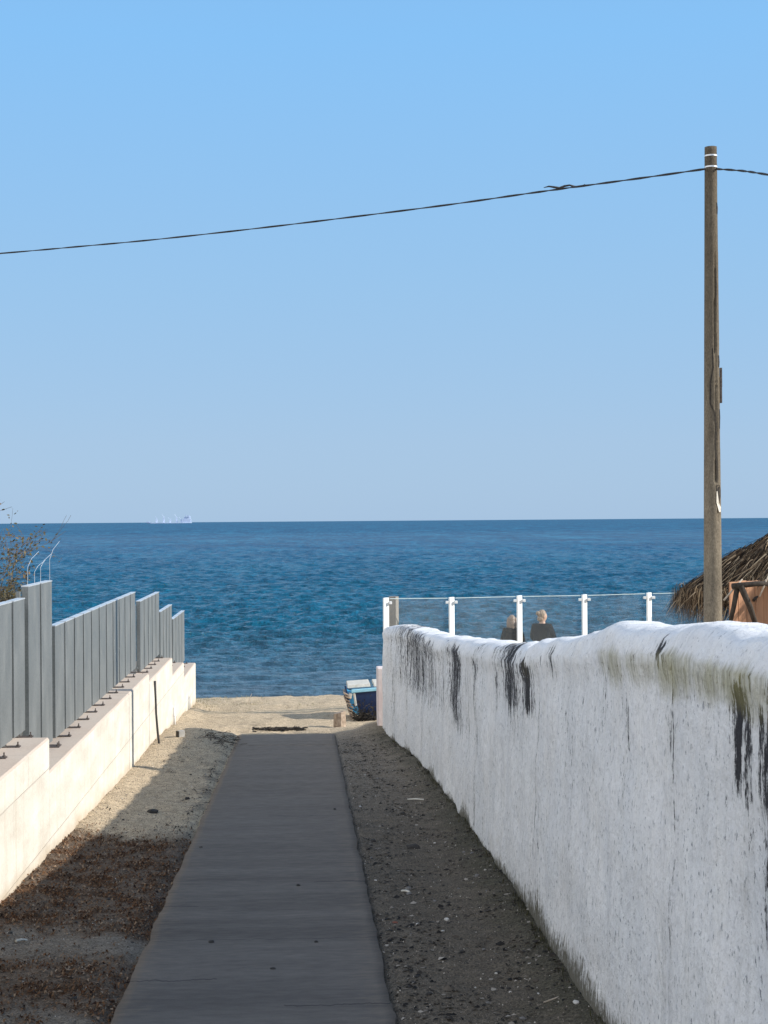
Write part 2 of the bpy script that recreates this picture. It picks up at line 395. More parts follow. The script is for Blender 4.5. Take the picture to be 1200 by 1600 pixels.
# ------------------------------------------------------------------ sea (modelled waves near the shore, then a plain sheet to the horizon)
def seamesh():
    ys = [29.0]
    while ys[-1] < 900: ys.append(ys[-1]+max(.07, ys[-1]*.0026))
    ys = np.array(ys); n = 620
    u = np.linspace(-1, 1, n)
    X = (u[None, :]*.36+0.08)*ys[:, None]; Y = np.repeat(ys[:, None], n, 1)
    Z = np.zeros_like(X)
    rs = np.random.RandomState(4)
    step = np.maximum(.07, ys*.0026)[:, None]
    for k in range(90):
        lam = .25*(9**(rs.rand())); ang = R(-86)+rs.normal()*.45       # travelling towards the beach
        kx, ky = math.cos(ang)*2*PI/lam, math.sin(ang)*2*PI/lam
        ph = rs.rand()*2*PI; amp = .0105*lam**.65
        px_ = .8*np.sin(X*.31*rs.rand()+Y*.13*rs.rand()+ph)
        fade = np.clip((lam/step-1.6)/2, 0, 1)
        arg = X*kx+Y*ky+ph+px_*1.5
        Z += amp*fade*(1.1-2*np.abs(np.sin(arg/2))**1.3)*(.5+.9*np.sin(X*.5*rs.rand()+Y*.4*rs.rand()+ph*3)**2)
    shore = np.clip((Y-30.4)/22, .22, 1)
    Z *= shore
    # one lazy breaker near the beach
    for y0, a in ((33.6, .035), (36.5, .035), (40.5, .04)):
        Z += a*np.exp(-((Y-y0-.35*np.sin(X*.7+y0)-.15*np.sin(X*2.1))/.45)**2)*(.6+.4*np.sin(X*.9+y0*2))
    P = np.stack([X, Y, Z+SEA], 2)
    # skirts: outer columns and rows run on to the horizon
    def ext(P):
        l = P[:, :1].copy(); l[..., 0] = -40000; l[..., 2] = SEA
        r = P[:, -1:].copy(); r[..., 0] = 40000; r[..., 2] = SEA
        P = np.concatenate([l, P, r], 1)
        t = []
        for yy in (1100, 1500, 2500, 5000, 12000, 40000):
            q = P[-1:].copy(); s = yy/P[-1, 1, 1]
            q[..., 1] = yy; q[..., 2] = SEA; q[0, 1:-1, 0] = P[-1, 1:-1, 0]*s
            q[0, 0, 0] = -40000; q[0, -1, 0] = 40000; t.append(q)
        return np.concatenate([P]+t, 0)
    return ext(P)
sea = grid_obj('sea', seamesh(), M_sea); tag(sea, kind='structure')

# ------------------------------------------------------------------ concrete path
def slab():
    ys = axis([(-6, 4, .5), (4, 19.55, .08)]); cols = 26
    P = np.zeros((len(ys), cols, 3))
    for j, y in enumerate(ys):
        l = -.825+.018*nz(y*2.3, 1)+.012*nz(y*9, 4); r = .368+.015*nz(y*1.9, 8)+.014*nz(y*8, 2)
        for i in range(cols):
            t = (i-1)/(cols-3); edge = i in (0, cols-1); t = min(1, max(0, t))
            x = l+(r-l)*t
            z = -SLOPE*y+.012+.005*nz(x*1.5, y*1.2, 4)+.002*nz(x*8, y*8)
            if abs(y-18.0) < .045: z -= .02            # joint between two pours
            if y > 19.4: z -= .03*(y-19.4)/.15
            if edge: z -= .09
            P[j, i] = (x, y, z)
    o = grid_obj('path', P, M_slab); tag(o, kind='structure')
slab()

# ------------------------------------------------------------------ whitewashed wall on the right
CREST = [(597, 976), (625, 977), (650, 981), (675, 987), (700, 993), (740, 999), (790, 1004), (850, 1006), (880, 999), (905, 994), (940, 990), (955, 986), (966, 979), (980, 973), (1010, 974), (1050, 975), (1130, 976), (1200, 980)]
crest = []
for px, py in CREST:
    Y = 10
    for _ in range(12): p = atX(px, py, lerp(WALLX, Y)+.17); Y = p.y
    crest.append((p.y, p.z))
crest.sort()
crest = [(-4, crest[0][1]+.28), (2, crest[0][1]+.05)]+crest
STAINS = [(705, 1015, 1130, 9, 1.0), (698, 1000, 1060, 5, .4), (785, 1010, 1105, 17, 1.0), (810, 1035, 1115, 9, .95), (790, 1060, 1160, 30, .45), (853, 1015, 1060, 8, .6), (615, 990, 1040, 5, .7),
          (650, 1000, 1022, 10, .45), (1012, 1005, 1045, 9, .9), (965, 1100, 1165, 4, .62), (955, 1040, 1120, 10, .4), (1028, 1115, 1180, 4, .66), (895, 1082, 1108, 1.5, .7), (1101, 1165, 1235, 2, .62),
          (1135, 1055, 1245, 9, 1.0), (1150, 1100, 1270, 9, .85), (1172, 1090, 1300, 10, .75), (1196, 1085, 1330, 14, 1.0), (1190, 1320, 1500, 18, .95), (1160, 1300, 1420, 9, .55), (1180, 1120, 1300, 22, .8), (1060, 1050, 1200, 10, .42), (1085, 1100, 1330, 7, .40), (930, 1020, 1150, 9, .42), (870, 1050, 1180, 7, .36), (1120, 1200, 1320, 16, .40), (825, 1010, 1150, 18, .38), (735, 1030, 1190, 8, .5), (680, 1030, 1150, 4, .36), (1198, 1450, 1600, 14, .7), (1125, 1060, 1160, 6, .6),
          (600, 1040, 1100, 8, .5), (720, 1040, 1180, 12, .4), (1175, 1170, 1240, 26, .5), (740, 1010, 1030, 22, .45), (1010, 1090, 1150, 14, .3), (880, 1005, 1035, 14, .35), (970, 1180, 1260, 7, .35),
          (1118, 1330, 1420, 8, .2), (1060, 1440, 1600, 60, .12), (660, 1010, 1120, 6, .25), (765, 1010, 1100, 5, .55)]
stains = []
for px, y0, y1, wpx, s in STAINS:
    Y = 8
    for _ in range(12): p = atX(px, y0, lerp(WALLX, Y)); Y = p.y
    q = atX(px, y1, lerp(WALLX, Y)); dy = abs(atX(px+wpx, y0, lerp(WALLX, Y)).y-p.y)
    stains.append((p.y, p.z, q.z, dy*1.15, s))
def near_wall():
    ys = axis([(-4, 3.2, .2), (3.2, 10, .03), (10, 19.02, .04)])
    TH = .36
    # profile: front face from below ground up, round cap, back face down
    prof = [('f', t) for t in np.linspace(0, 1, 46)]+[('c', a) for a in np.linspace(0, 1, 16)[1:-1]]+[('b', t) for t in np.linspace(1, 0, 8)]
    P = np.zeros((len(ys), len(prof), 3)); S = np.zeros((len(ys), len(prof), 4)); S[..., 3] = 1
    for j, y in enumerate(ys):
        bx = lerp(WALLX, y); zt = lerp(crest, y)+.012*nz(y*2.3, 7.7)+.006*nz(y*8, 3.1)
        zb = -SLOPE*y-.25; cap = .11+.03*nz(y*.9, 4.4); zs = zt-cap
        ee = ss(19.02, 18.9, y)                      # rounded end
        for i, (kd, t) in enumerate(prof):
            bat = .045
            if kd == 'f': x = bx-.0+bat*t; z = zb+(zs-zb)*t
            elif kd == 'b': x = bx+TH; z = zb+(zs-zb)*t
            else:
                a = t*PI; xf = bx+bat; cx = (xf+bx+TH)/2; r = (bx+TH-xf)/2
                ca = math.cos(a); x = cx-r*(abs(ca)**.8)*(1 if ca > 0 else -1); z = zs+cap*math.sin(a)**.6
            d = .020*nz(y*1.6, z*2.2, 1)+.007*nz(y*5, z*5, 5)+.004*nz(y*14, z*10, 9)
            if kd == 'c': z += (.022 if y > 6.5 else .016)*nz(x*5, y*3.2, 3)+.010*nz(x*11, y*13, 8); d *= 1.5
            if kd == 'f' and t > .93: d -= .018*ss(.93, 1, t)*(1+.8*nz(y*6, 2))
            x += d if kd != 'b' else 0
            P[j, i] = (x, y, z)
            hgt = z+SLOPE*y
            m = 0
            for sy, s0, s1, w_, s in stains:
                if abs(y-sy) < 3.5*w_:
                    zz = z+.07*nz(y*9, z*2)
                    vert = ss(s0+.06, s0-.03, zz)*(1-ss(s1+.25*(s0-s1), s1-.40*(s0-s1), zz))
                    dd_ = abs(y-sy+.35*w_*nz(z*3, sy))/w_; m = max(m, s*math.exp(-.9*dd_**1.35)*vert*(.88+.2*(zz-s1)/max(.05, s0-s1)))
            if kd == 'f' and z < zt-.09:

                dn = .16+.5*max(0, nz(y*2.1, 4.4))+.25*nz(y*7, 1.1)
                m = max(m, (.50 if y < 12 else .24)*ss(-.05, .35, nz(y*4.5, 8.8)+.5*nz(y*13, 2))*ss(zt-.09-dn, zt-.12, z))
            g = ss(zt-.34-.12*nz(y*3, 6), zt-.16, z)*ss(zt-.065, zt-.13, z)*(ss(7.2, 5.0, y)*.75+.22*ss(13, 6, y)*1) + (.3*ss(zt-.3, zt-.2, z)*ss(zt-.02, zt-.1, z)*ss(-.1, .4, nz(y*1.7, 9)))
            if kd != 'f' and kd != 'c': g *= .3
            if kd == 'c' : g *= ss(.45, .05, t)
            hb = .05+.10*ss(-.2, .5, nz(y*1.4, 11))+.09*ss(11, 7.5, y)
            b = max(0, 1-hgt/hb/1.9)*1.15 if kd == 'f' else 0
            S[j, i, :3] = (m, g*1.1, max(0, b))
    # close the far end by pulling the last row to a cap
    end = P[-1].copy(); c = end.mean(0)
    rows = [P]; srows = [S]
    for k, (s, dy) in enumerate(((.97, .012), (.9, .022), (.5, .03), (.02, .032))):
        e = end.copy(); e[:, 0] = c[0]+(end[:, 0]-c[0])*s; e[:, 2] = np.where(end[:, 2] > c[2], c[2]+(end[:, 2]-c[2])*(1-(1-s)*.2 if s > .8 else s), end[:, 2]); e[:, 1] += dy
        rows.append(e[None]); srows.append(S[-1:].copy())
    P = np.concatenate(rows); S = np.concatenate(srows)
    o = grid_obj('whitewashed_wall', P, M_white)
    seg = np.linalg.norm(np.diff(P[:, :, [0, 2]], axis=1), axis=2); arc = np.concatenate([np.zeros((len(P), 1)), np.cumsum(seg, 1)], 1)
    off = P[:, :1, 2]; A3 = np.stack([P[:, :, 0]*0+1, P[:, :, 1], off+arc], 2)
    a = o.data.attributes.new('arc', 'FLOAT_VECTOR', 'POINT'); a.data.foreach_set('vector', A3.reshape(-1).astype(np.float32))
    FC = np.ones(P.shape[:2]); FC[:, 45:] = .55; FC[:, 43:45] = .8
    FCc = np.stack([FC]*3+[FC*0+1], 2); a = o.data.attributes.new('face', 'FLOAT_COLOR', 'POINT'); a.data.foreach_set('color', FCc.reshape(-1).astype(np.float32))
    a = o.data.attributes.new('stain', 'FLOAT_COLOR', 'POINT'); a.data.foreach_set('color', S.reshape(-1).astype(np.float32))
    tag(o, 'long whitewashed plaster wall streaked with black mould along the right of the path', 'wall')
near_wall()
# short pilaster of the next wall, just past the whitewashed wall's end
p0 = atY(588.5, 1042, 19.3); p1 = p0
mb = MB(); mb.box(p0.x, p0.x+.30, 19.12, 19.42, gz(p0.x, 19.3)-.2, p0.z)
o = mb.build('pillar', simple('pinkish_plaster', (.62, .52, .50), (.72, .65, .62), 6), bevel=.012)
tag(o, 'short pinkish plaster pillar tucked against the far end of the whitewashed wall', 'pillar')

# ------------------------------------------------------------------ left retaining wall
WX = -1.74
def left_block(y0, y1, top, w=.42):
    mb = MB(); n = max(2, int((y1-y0)/.25))
    vs = []; 
    prof = [(0, 0), (0, 1), (.012, 1.0), (w, 1.0), (w, 0)]
    for j in range(n+1):
        y = y0+(y1-y0)*j/n; zb = -SLOPE*y-.3
        zt = top+.004*nz(y*2, top*7)
        for k, (dx, t) in enumerate(prof):
            z = zb+(zt-zb)*t-(.012 if k == 1 else 0)
            vs.append((WX-dx+.004*nz(y*1.7, z*2), y, z))
    m = len(prof); fs = [(j*m+k, (j+1)*m+k, (j+1)*m+k+1, j*m+k+1) for j in range(n) for k in range(m-1)]
    fs += [tuple(range(m)), tuple(n*m+k for k in range(m))[::-1]]
    mb.add(vs, fs); return mb
root = empty('concrete_wall', (WX, 0, 0)); root.location = (0, 0, 0)
tag(root, 'low pale concrete retaining wall stepping down to the beach on the left', 'wall')
BL = [(-5, 10.59, .37), (10.592, 15.38, .135), (15.40, 17.35, .135), (17.352, 20.40, .046), (20.402, 22.35, -.195), (22.352, 24.75, -.42)]
for y0, y1, t in BL: left_block(y0, y1, t).build('wall_block', M_conc, root)

# ------------------------------------------------------------------ galvanised fence on it
def mat_galv():
    k = NM('galvanised_steel', .5, .55)
    f = k.noise(k.vec((1, 1.2, .5)), 5, 5, .6); g = k.voronoi(k.vec(), 70)
    c = k.mix(k.ramp(f, [(.3, 0.), (.7, 1.)]), (.135, .150, .142), (.20, .212, .20))
    c = k.mix(.25, c, k.ramp(g, [(0, .25), (.6, .45)]))
    k.col(c); k.link(k.ramp(f, [(.3, .42), (.7, .62)]), k.b.inputs['Roughness'])
    k.bump(f, .004, .4); return k.m
M_galv = mat_galv()
M_rust = simple('dull_bolt_steel', (.06, .045, .038), (.13, .11, .10), 60, .8, .3)
M_zinc = simple('pale_zinc_edge', (.62, .64, .65), (.75, .76, .76), 20, .35, .5, 0)
FX = -1.90
def slat_mb(y0, y1, z0, z1):
    # folded sheet: flat face towards the lane with both long edges returned
    d = .045; t = .003
    mb = MB()
    mb.box(FX-t, FX, y0, y1, z0, z1)
    mb.box(FX-d, FX-t-.0004, y0, y0+t, z0, z1)
    mb.box(FX-d, FX-t-.0004, y1-t, y1, z0, z1)
    mb.box(FX-d*.45, FX-t-.0004, y0+.47*(y1-y0), y0+.53*(y1-y0), z0+.01, z1-.01)
    return mb
def fence(y0, y1, n, ztop, zwall, label, wires=0):
    root = empty('metal_fence', (FX, y0, zwall))
    tag(root, label, 'fence', 'galvanised fence sections on the left wall')
    off = Vector((-FX, -y0, -zwall))
    def B(mb, name, m, par=root, **kw):
        if par is root: mb.v = [tuple(Vector(p)+off) for p in mb.v]
        return mb.build(name, m, par, **kw)
    pitch = (y1-y0)/n
    zb = zwall+.055
    for i in range(n):
        a = y0+i*pitch; b = a+pitch
        B(slat_mb(a+.032, b-.032, zb, ztop), 'slat', M_galv)
        cp = MB().box(FX-.048, FX+.004, a+.031, b-.031, ztop+.0006, ztop+.009); B(cp, 'cap_strip', M_zinc)
    for i in range(n+1):
        a = y0+i*pitch
        B(MB().box(FX-.075, FX-.050, a-.024, a+.024, zwall+.008, ztop-.03), 'post', M_galv)
        f = MB().box(FX-.07, FX+.045, a-.03, a+.03, zwall+.0005, zwall+.008); B(f, 'foot_plate', M_rust)
        for sx in (-.055, .03):
            b = MB().tube([(FX+sx, a, zwall+.004), (FX+sx, a, zwall+.036)], .005, 6)
            b.tube([(FX+sx, a, zwall+.009), (FX+sx, a, zwall+.017)], .011, 6); B(b, 'bolt', M_rust)
    B(MB().box(FX-.05, FX-.03, y0, y1, zb+.03, zb+.055), 'rail', M_galv)
    for k in range(wires):
        yy = y0+(.12, .38, .62, 1.0)[k]*(y1-y0); h = (.24, .17, .21, .30)[k]
        B(MB().tube([(FX-.02, yy, ztop-.15), (FX-.02, yy, ztop+h*.55), (FX+.0, yy+.04, ztop+h*.8), (FX+.03, yy+.16, ztop+h)], .0015, 5), 'wire', M_zinc)
fence(5.5, 10.62, 11, 1.315, .37, 'nearest galvanised fence section, on the highest block of the left wall')
fence(10.70, 11.76, 2, 1.39, .135, 'tallest galvanised fence section with two slats and thin wires on top', 4)
fence(11.83, 17.5, 11, 1.04, .135, 'longest galvanised fence section of eleven slats, just past the tall pair of slats')
fence(17.95, 20.36, 5, .91, .046, 'galvanised fence section of five slats above the leaning dark stick')
fence(20.90-.45, 22.30, 4, .64, -.195, 'short galvanised fence section between the five slats and the seaward end')
fence(22.40, 24.6, 4, .42, -.42, 'lowest galvanised fence section at the seaward end of the left wall')

# ------------------------------------------------------------------ utility pole and cable
def mat_pole():
    k = NM('weathered_concrete_pole', .9, spec=.15)
    o = k.xyz()
    f = k.noise(k.vec((1, 1, .25)), 9, 6, .65); g = k.noise(k.vec((1, 1, .5)), 90, 4, .7)
    c = k.mix(k.ramp(f, [(.3, 0.), (.7, 1.)]), (.115, .096, .072), (.25, .21, .155))
    up = k.ramp(k.math('ADD', k.math('MULTIPLY', o[2], 1/6.2), k.math('MULTIPLY', k.math('SUBTRACT', f, .5), .2)), [(.35, 0.), (.85, 1.)])
    c = k.mix(k.math('MULTIPLY', up, .6), c, (.085, .068, .048))
    c = k.mix(1., c, k.ramp(g, [(.3, .55), (.7, 1.3)]), 'MULTIPLY')
    k.col(c); b = k.bump(f, .01, .5); k.bump(g, .004, .9, b); return k.m
M_pole = mat_pole()
M_crack = simple('dark_crack_shadowed_core', (.02, .017, .015), (.05, .04, .03), 40, .95)
PY = 14.6
pb = atY(1114, 975, PY); ptp = atY(1110.5, 230, PY)
px0 = pb.x
gb = gz(px0, PY)
dirv = (ptp-pb); 
base = pb+dirv*((gb-.0-pb.z)/dirv.z)
root = empty('utility_pole', base); tag(root, 'tall cracked round concrete pole behind the whitewashed wall', 'pole')
H = ptp.z-base.z; lean = dirv.normalized()
sc_ = F/(PY/math.cos(R(14)))          # photo pixels per metre at the pole
r_at = lambda z: lerp([(0, 15.5), (pb.z-base.z, 14.6), (H, 9.6)], z)/ (F/PY)*1.0
def pole_mesh():
    n = 40; m = 150; vs = []; fs = []
    for j in range(m+1):
        z = H*j/m; c = lean*(z/lean.z); r = r_at(z)
        for q in range(n):
            a = 2*PI*q/n; rr = r*(1+.012*nz(math.cos(a)*2, math.sin(a)*2, z*1.5))
            # split lines: a crack down the lit side and broken-off skin
            da = (a-(-PI/2+.28+.22*nz(z*1.3, 2.2)+.06*nz(z*9, 1))+PI) % (2*PI)-PI
            zc = 1.83-base.z
            if zc+.35 < z < zc+2.55 and abs(da) < .11: rr -= .02
            if zc-.02 < z < zc+.30 and abs(da-.28) < .22: rr -= .022
            d2 = (a-(-.10)+PI) % (2*PI)-PI
            if nz(z*3, 5.5) > .15 and abs(d2) < .25 and z > zc: rr -= .008
            vs.append((c.x+rr*math.cos(a), c.y+rr*math.sin(a), z))
    for j in range(m):
        for q in range(n): fs.append((j*n+q, j*n+(q+1) % n, (j+1)*n+(q+1) % n, (j+1)*n+q))
    fs.append(tuple(m*n+q for q in range(n)))
    return MB().add(vs, fs)
pm = pole_mesh().build('shaft', M_pole, root, smooth=True)
S_ = F/PY
def on_pole(px, py, lift=.002):        # pixel to a point on the pole's skin, in the root's space
    p = atY(px, py, PY); z = p.z-base.z; c = lean*(z/lean.z); r = r_at(z)+lift
    dx = max(-r*.98, min(r*.98, (p.x-base.x)-c.x)); return Vector((c.x+dx, c.y-math.sqrt(max(0, r*r-dx*dx)), z))
crackpx = [(1110, 545), (1111, 575), (1107, 600), (1107, 632), (1113, 645), (1116, 665), (1115, 700), (1117, 730), (1117, 762)]
def strip(pts, w, name, m, lift):
    mb = MB(); vs = []
    for k, (x, y, ww) in enumerate(pts): vs += [on_pole(x-ww, y, lift), on_pole(x+ww, y, lift), on_pole(x+ww, y, lift-.006), on_pole(x-ww, y, lift-.006)]
    n = len(pts); fs = []
    for k in range(n-1):
        for q in range(4): fs.append((k*4+q, k*4+(q+1) % 4, (k+1)*4+(q+1) % 4, (k+1)*4+q))
    fs += [(0, 1, 2, 3), tuple((n-1)*4+q for q in range(4))[::-1]]
    return mb.add(vs, fs).build(name, m, root)
full = []
for (x0, y0), (x1, y1) in zip(crackpx, crackpx[1:]):
    for t in (0, .25, .5, .75): 
        y = y0+(y1-y0)*t; full.append((x0+(x1-x0)*t+.8*nz(y*.2, 3), y, 1.0+.7*nz(y*.15, 6)))
strip(full, 1, 'crack', M_crack, .0025)
strip([(1121, 556, 1.0), (1122, 566, 1.8), (1121.5, 574, .8)], 1, 'crack', M_crack, .003)
strip([(1122.5, 640, .7), (1123, 652, 1.3), (1122.5, 670, .6)], 1, 'crack', M_crack, .003)
strip([(1116, 420, .6), (1117, 450, 1.1), (1116.5, 480, .5)], 1, 'crack', M_crack, .003)
strip([(1118, 318, 1.0), (1119, 326, 1.7), (1119, 336, .7)], 1, 'crack', M_crack, .003)
strip([(1119, 758, 2.5), (1120, 765, 4), (1120.5, 775, 3.5), (1120, 783, 1.5)], 1, 'crack', M_crack, .003)
strip([(1117, 768, .7), (1118, 785, 2.0), (1121, 792, 3), (1122, 800, 1.5)], 1, 'spalled_patch', simple('pale_exposed_concrete', (.6, .55, .46), (.75, .7, .6), 90), .004)
for zpx, h in ((244, 2.2), (261.5, 2.2)):
    p = atY(1110.5, zpx, PY); z = p.z-base.z; c = lean*(z/lean.z); r = r_at(z)+.003
    MB().tube([(c.x, c.y, z-h/S_/2), (c.x, c.y, z+h/S_/2)], r, 32).build('band', M_zinc, root, smooth=False)
ft = MB()       # loose rusty strap on the lit edge
for y0, y1, w_ in ((575, 605, 2.2), (605, 630, 1.4)):
    a = atY(1126, y0, PY)-base; b = atY(1126.5, y1, PY)-base
    ft.box(a.x-.012, a.x+.006, a.y-.03, a.y+.0, b.z+.001, a.z)
ft.build('strap', M_rust, root)
# top rim
M_cable = simple('black_cable_sheath', (.012, .012, .014), (.03, .03, .032), 40, .6)
A = atY(1110, 263, PY-.11)
CP = [(-260, 417, 25), (0, 396, 23.2), (120, 385.5, 22.4), (240, 374.5, 21.6), (400, 357, 20.3), (550, 339, 19.2), (700, 320, 18.1), (820, 303, 17.1), (900, 292, 16.5), (1000, 278.5, 15.8), (1102, 264, 15.0)]
def cable(pts, name, label, knots=()):
    P3 = [atY(p[0], p[1], p[2]*14.6/15.05) for p in pts]; fine = []
    for a, b, c, d in zip([P3[0]]+P3, P3, P3[1:], P3[2:]+[P3[-1]]):
        for t in np.linspace(0, 1, 9)[:-1]:
            fine.append(.5*((2*b)+(c-a)*t+(2*a-5*b+4*c-d)*t*t+(3*b-a-3*c+d)*t**3))
    fine.append(P3[-1])
    root = empty(name, fine[-1]); tag(root, label, 'cable', 'cables at the top of the pole')
    offs = fine[-1]
    for s in (0, PI):
        tw = []
        for k, p in enumerate(fine):
            a = k*.9+s; tw.append(p-offs+Vector((0, math.cos(a), math.sin(a)))*.006)
        MB().tube(tw, .0062, 6).build('strand', M_cable, root, smooth=True)
    for (q, rr) in knots:
        P = atY(q[0], q[1], q[2]*14.6/15.05)-offs; m = MB()
        pts2 = [P+Vector((-.22+.055*k, .01*math.sin(k*2.1), .012+.012*math.sin(k*1.7)+.003*k)) for k in range(9)]
        m.tube(pts2, [.004, .009, .012, .011, .013, .010, .012, .008, .004], 6).build('splice', M_cable, root)
cable(CP, 'overhead_cable', 'long sagging black overhead cable crossing the sky to the left of the pole', [((882, 295, 16.6), 1)])
cable([(1300, 290, 13.2), (1200, 273, 14), (1160, 267, 14.6), (1119, 264, 15.0)], 'overhead_cable', 'short stretch of black overhead cable leaving the pole to the right')

# ------------------------------------------------------------------ glass windbreak
def mat_glass():
    k = NM('salt_hazed_glass', .1)
    n, l = k.n, k.l
    tr = n.new('ShaderNodeBsdfTransparent'); tr.inputs[0].default_value = (.96, .98, .98, 1)
    gl = n.new('ShaderNodeBsdfGlossy'); gl.inputs['Roughness'].default_value = .06
    df = n.new('ShaderNodeBsdfDiffuse'); df.inputs[0].default_value = (.6, .66, .68, 1)
    m1 = n.new('ShaderNodeMixShader'); m2 = n.new('ShaderNodeMixShader')
    m1.inputs[0].default_value = .03; l.new(tr.outputs[0], m1.inputs[1]); l.new(gl.outputs[0], m1.inputs[2])
    f = k.ramp(k.noise(k.vec((1, 1, .6)), 3, 5), [(.3, .03), (.7, .055)])
    l.new(f, m2.inputs[0]); l.new(m1.outputs[0], m2.inputs[1]); l.new(df.outputs[0], m2.inputs[2])
    l.new(m2.outputs[0], n['Material Output'].inputs[0]); return k.m
M_glass = mat_glass()
M_wpaint = simple('white_painted_steel', (.80, .80, .78), (.84, .84, .82), 12, .4, 0, 0)
M_edge = simple('pale_glass_edge', (.55, .66, .66), (.65, .74, .74), 12, .3, 0, 0)
GP = [(603, 934, 22.6), (705.5, 933, 22.75), (811.5, 930.5, 22.9), (913, 929, 23.05), (1014, 926, 23.2), (1117, 924, 23.35)]
posts = [atY(*g) for g in GP]
root = empty('glass_windbreak', (posts[0].x, posts[0].y, gz(posts[0].x, posts[0].y)))
tag(root, 'glass windbreak with white posts standing behind the whitewashed wall', 'windbreak')
ro = root.location.copy()
for k, p in enumerate(posts):
    zb = gz(p.x, p.y)-.05
    po = MB().box(-.046, .046, -.016, .016, zb, p.z, Matrix.Translation((p.x, p.y, 0)) @ Matrix.Rotation(R(34), 4, 'Z'))
    po.v = [tuple(Vector(q)-ro) for q in po.v]; po = po.build('post', M_wpaint, root, bevel=.004)
    for s in (-1, 1):
        if k == 0 and s < 0: continue
        c = MB().box(p.x+s*.047 if s > 0 else p.x-.088, p.x+.088 if s > 0 else p.x-.047, p.y-.035, p.y+.02, p.z-.095, p.z-.055)
        c.v = [tuple(Vector(q)-ro) for q in c.v]; c.build('clamp', M_wpaint, root, bevel=.004)
for a, b in zip(posts, posts[1:]):
    za, zb_ = a.z-.02, b.z-.02; zl = gz(a.x, a.y)+.10
    d = (b-a); d.z = 0; d.normalize(); nrm = Vector((-d.y, d.x, 0))*.004
    A_ = a+d*.06; B_ = b-d*.06
    vs = []
    for s in (-1, 1):
        for (q, z) in ((A_, zl), (B_, zl), (B_, zb_), (A_, za)): vs.append(Vector((q.x, q.y, z))+nrm*s-ro)
    MB().add(vs, [(0, 1, 2, 3), (7, 6, 5, 4), (0, 4, 5, 1), (2, 6, 7, 3), (1, 5, 6, 2), (0, 3, 7, 4)]).build('glass_pane', M_glass, root)
    vs = []
    for s in (-1.3, 1.3):
        for (q, z) in ((A_, za+.0008), (B_, zb_+.0008), (B_, zb_+.011), (A_, za+.011)): vs.append(Vector((q.x, q.y, z))+nrm*s-ro)
    MB().add(vs, [(0, 1, 2, 3), (7, 6, 5, 4), (0, 4, 5, 1), (2, 6, 7, 3), (1, 5, 6, 2), (0, 3, 7, 4)]).build('pane_edge', M_edge, root)
# grey timber post beside its first post
M_gwood = simple('grey_weathered_timber', (.20, .175, .15), (.34, .30, .26), 10, .9, 0, .003, (1, 1, .12))
p = atY(615, 932, 22.9)
mb = MB().box(-.062, .062, -.05, .05, gz(p.x, p.y)-.1, p.z, Matrix.Translation((p.x, p.y, 0)) @ Matrix.Rotation(R(-32), 4, 'Z'))
o = mb.build('wooden_post', M_gwood, bevel=.006); tag(o, 'square grey weathered timber post beside the first glass windbreak post', 'post')

# ------------------------------------------------------------------ thatched parasol
M_thatch = None
def mat_thatch():
    k = NM('dry_palm_thatch', .85, spec=.2)
    oi = k.n.new('ShaderNodeNewGeometry')
    f = oi.outputs['Random Per Island']
    c = k.ramp(f, [(0., (.012, .008, .005)), (.45, (.060, .036, .019)), (.8, (.20, .13, .072)), (1., (.48, .36, .22))])
    k.col(c); return k.m
M_thatch = mat_thatch()
M_bark = simple('dark_rough_branch', (.022, .016, .011), (.060, .045, .032), 30, .9, 0, .004, (1, 1, .3))
M_straw = simple('tan_straw', (.20, .15, .10), (.30, .24, .16), 30, .9, 0, 0)
M_bleach = simple('bleached_branch', (.36, .30, .23), (.48, .41, .33), 30, .9, 0, .002)
UC = atY(1268, 960, 21.2); UZ = gz(UC.x, UC.y)
root = empty('thatched_parasol', (UC.x, UC.y, UZ)); tag(root, 'round thatched parasol of dry dark straw behind the pole', 'parasol')
APX = atY(1268, 812, 21.2).z-UZ; RIM = atY(1060, 928, 21.2).z-UZ; RR = (atY(1268, 900, 21.2)-atY(1060, 900, 21.2)).length
mb = MB(); r2 = random.Random(3)
def ribbon(mb, pts, w, side):
    vs = []
    for k, p in enumerate(pts):
        ww = w*(1-.75*k/(len(pts)-1)); vs += [p-side*ww, p+side*ww]
    mb.add(vs, [(2*k, 2*k+1, 2*k+3, 2*k+2) for k in range(len(pts)-1)])
for n in range(12000):
    a = r2.random()*2*PI; t = math.sqrt(r2.random())
    lump = .11*mn.noise(Vector((math.cos(a)*3, math.sin(a)*3, t*4)))
    ca, sa = math.cos(a), math.sin(a)
    up_ = .30*ss(-.82, -.62, ca)*t*t if sa < .3 else 0
    r0 = RR*t*(.93-.10*(up_ > .05)); z0 = up_+APX-(APX-RIM)*(t**1.35)*.97+lump+r2.gauss(0, .018)
    L = r2.uniform(.25, .55)*(1-1.3*up_ if up_ > .1 else 1); rad = Vector((ca, sa, 0)); tan = Vector((-sa, ca, 0))
    slope = -(APX-RIM)/RR
    sw = r2.gauss(0, .35)
    d = (rad+tan*sw+Vector((0, 0, slope*(1+.3*r2.random())))).normalized()
    p0_ = Vector((r0*ca, r0*sa, z0)); pts = [p0_]
    g = 0
    for s in range(3):
        out = (pts[-1].x**2+pts[-1].y**2)**.5
        g += .10+(.9 if out > RR*.92 and ca < -.78 else 0.05)*r2.random()
        dd = (d+Vector((0, 0, -g*.75))+Vector((r2.gauss(0, .1), r2.gauss(0, .1), r2.gauss(0, .05)))).normalized(); pts.append(pts[-1]+dd*L/3)
    ribbon(mb, pts, r2.uniform(.004, .011), (tan+Vector((0, 0, r2.gauss(0, .5)))).normalized())
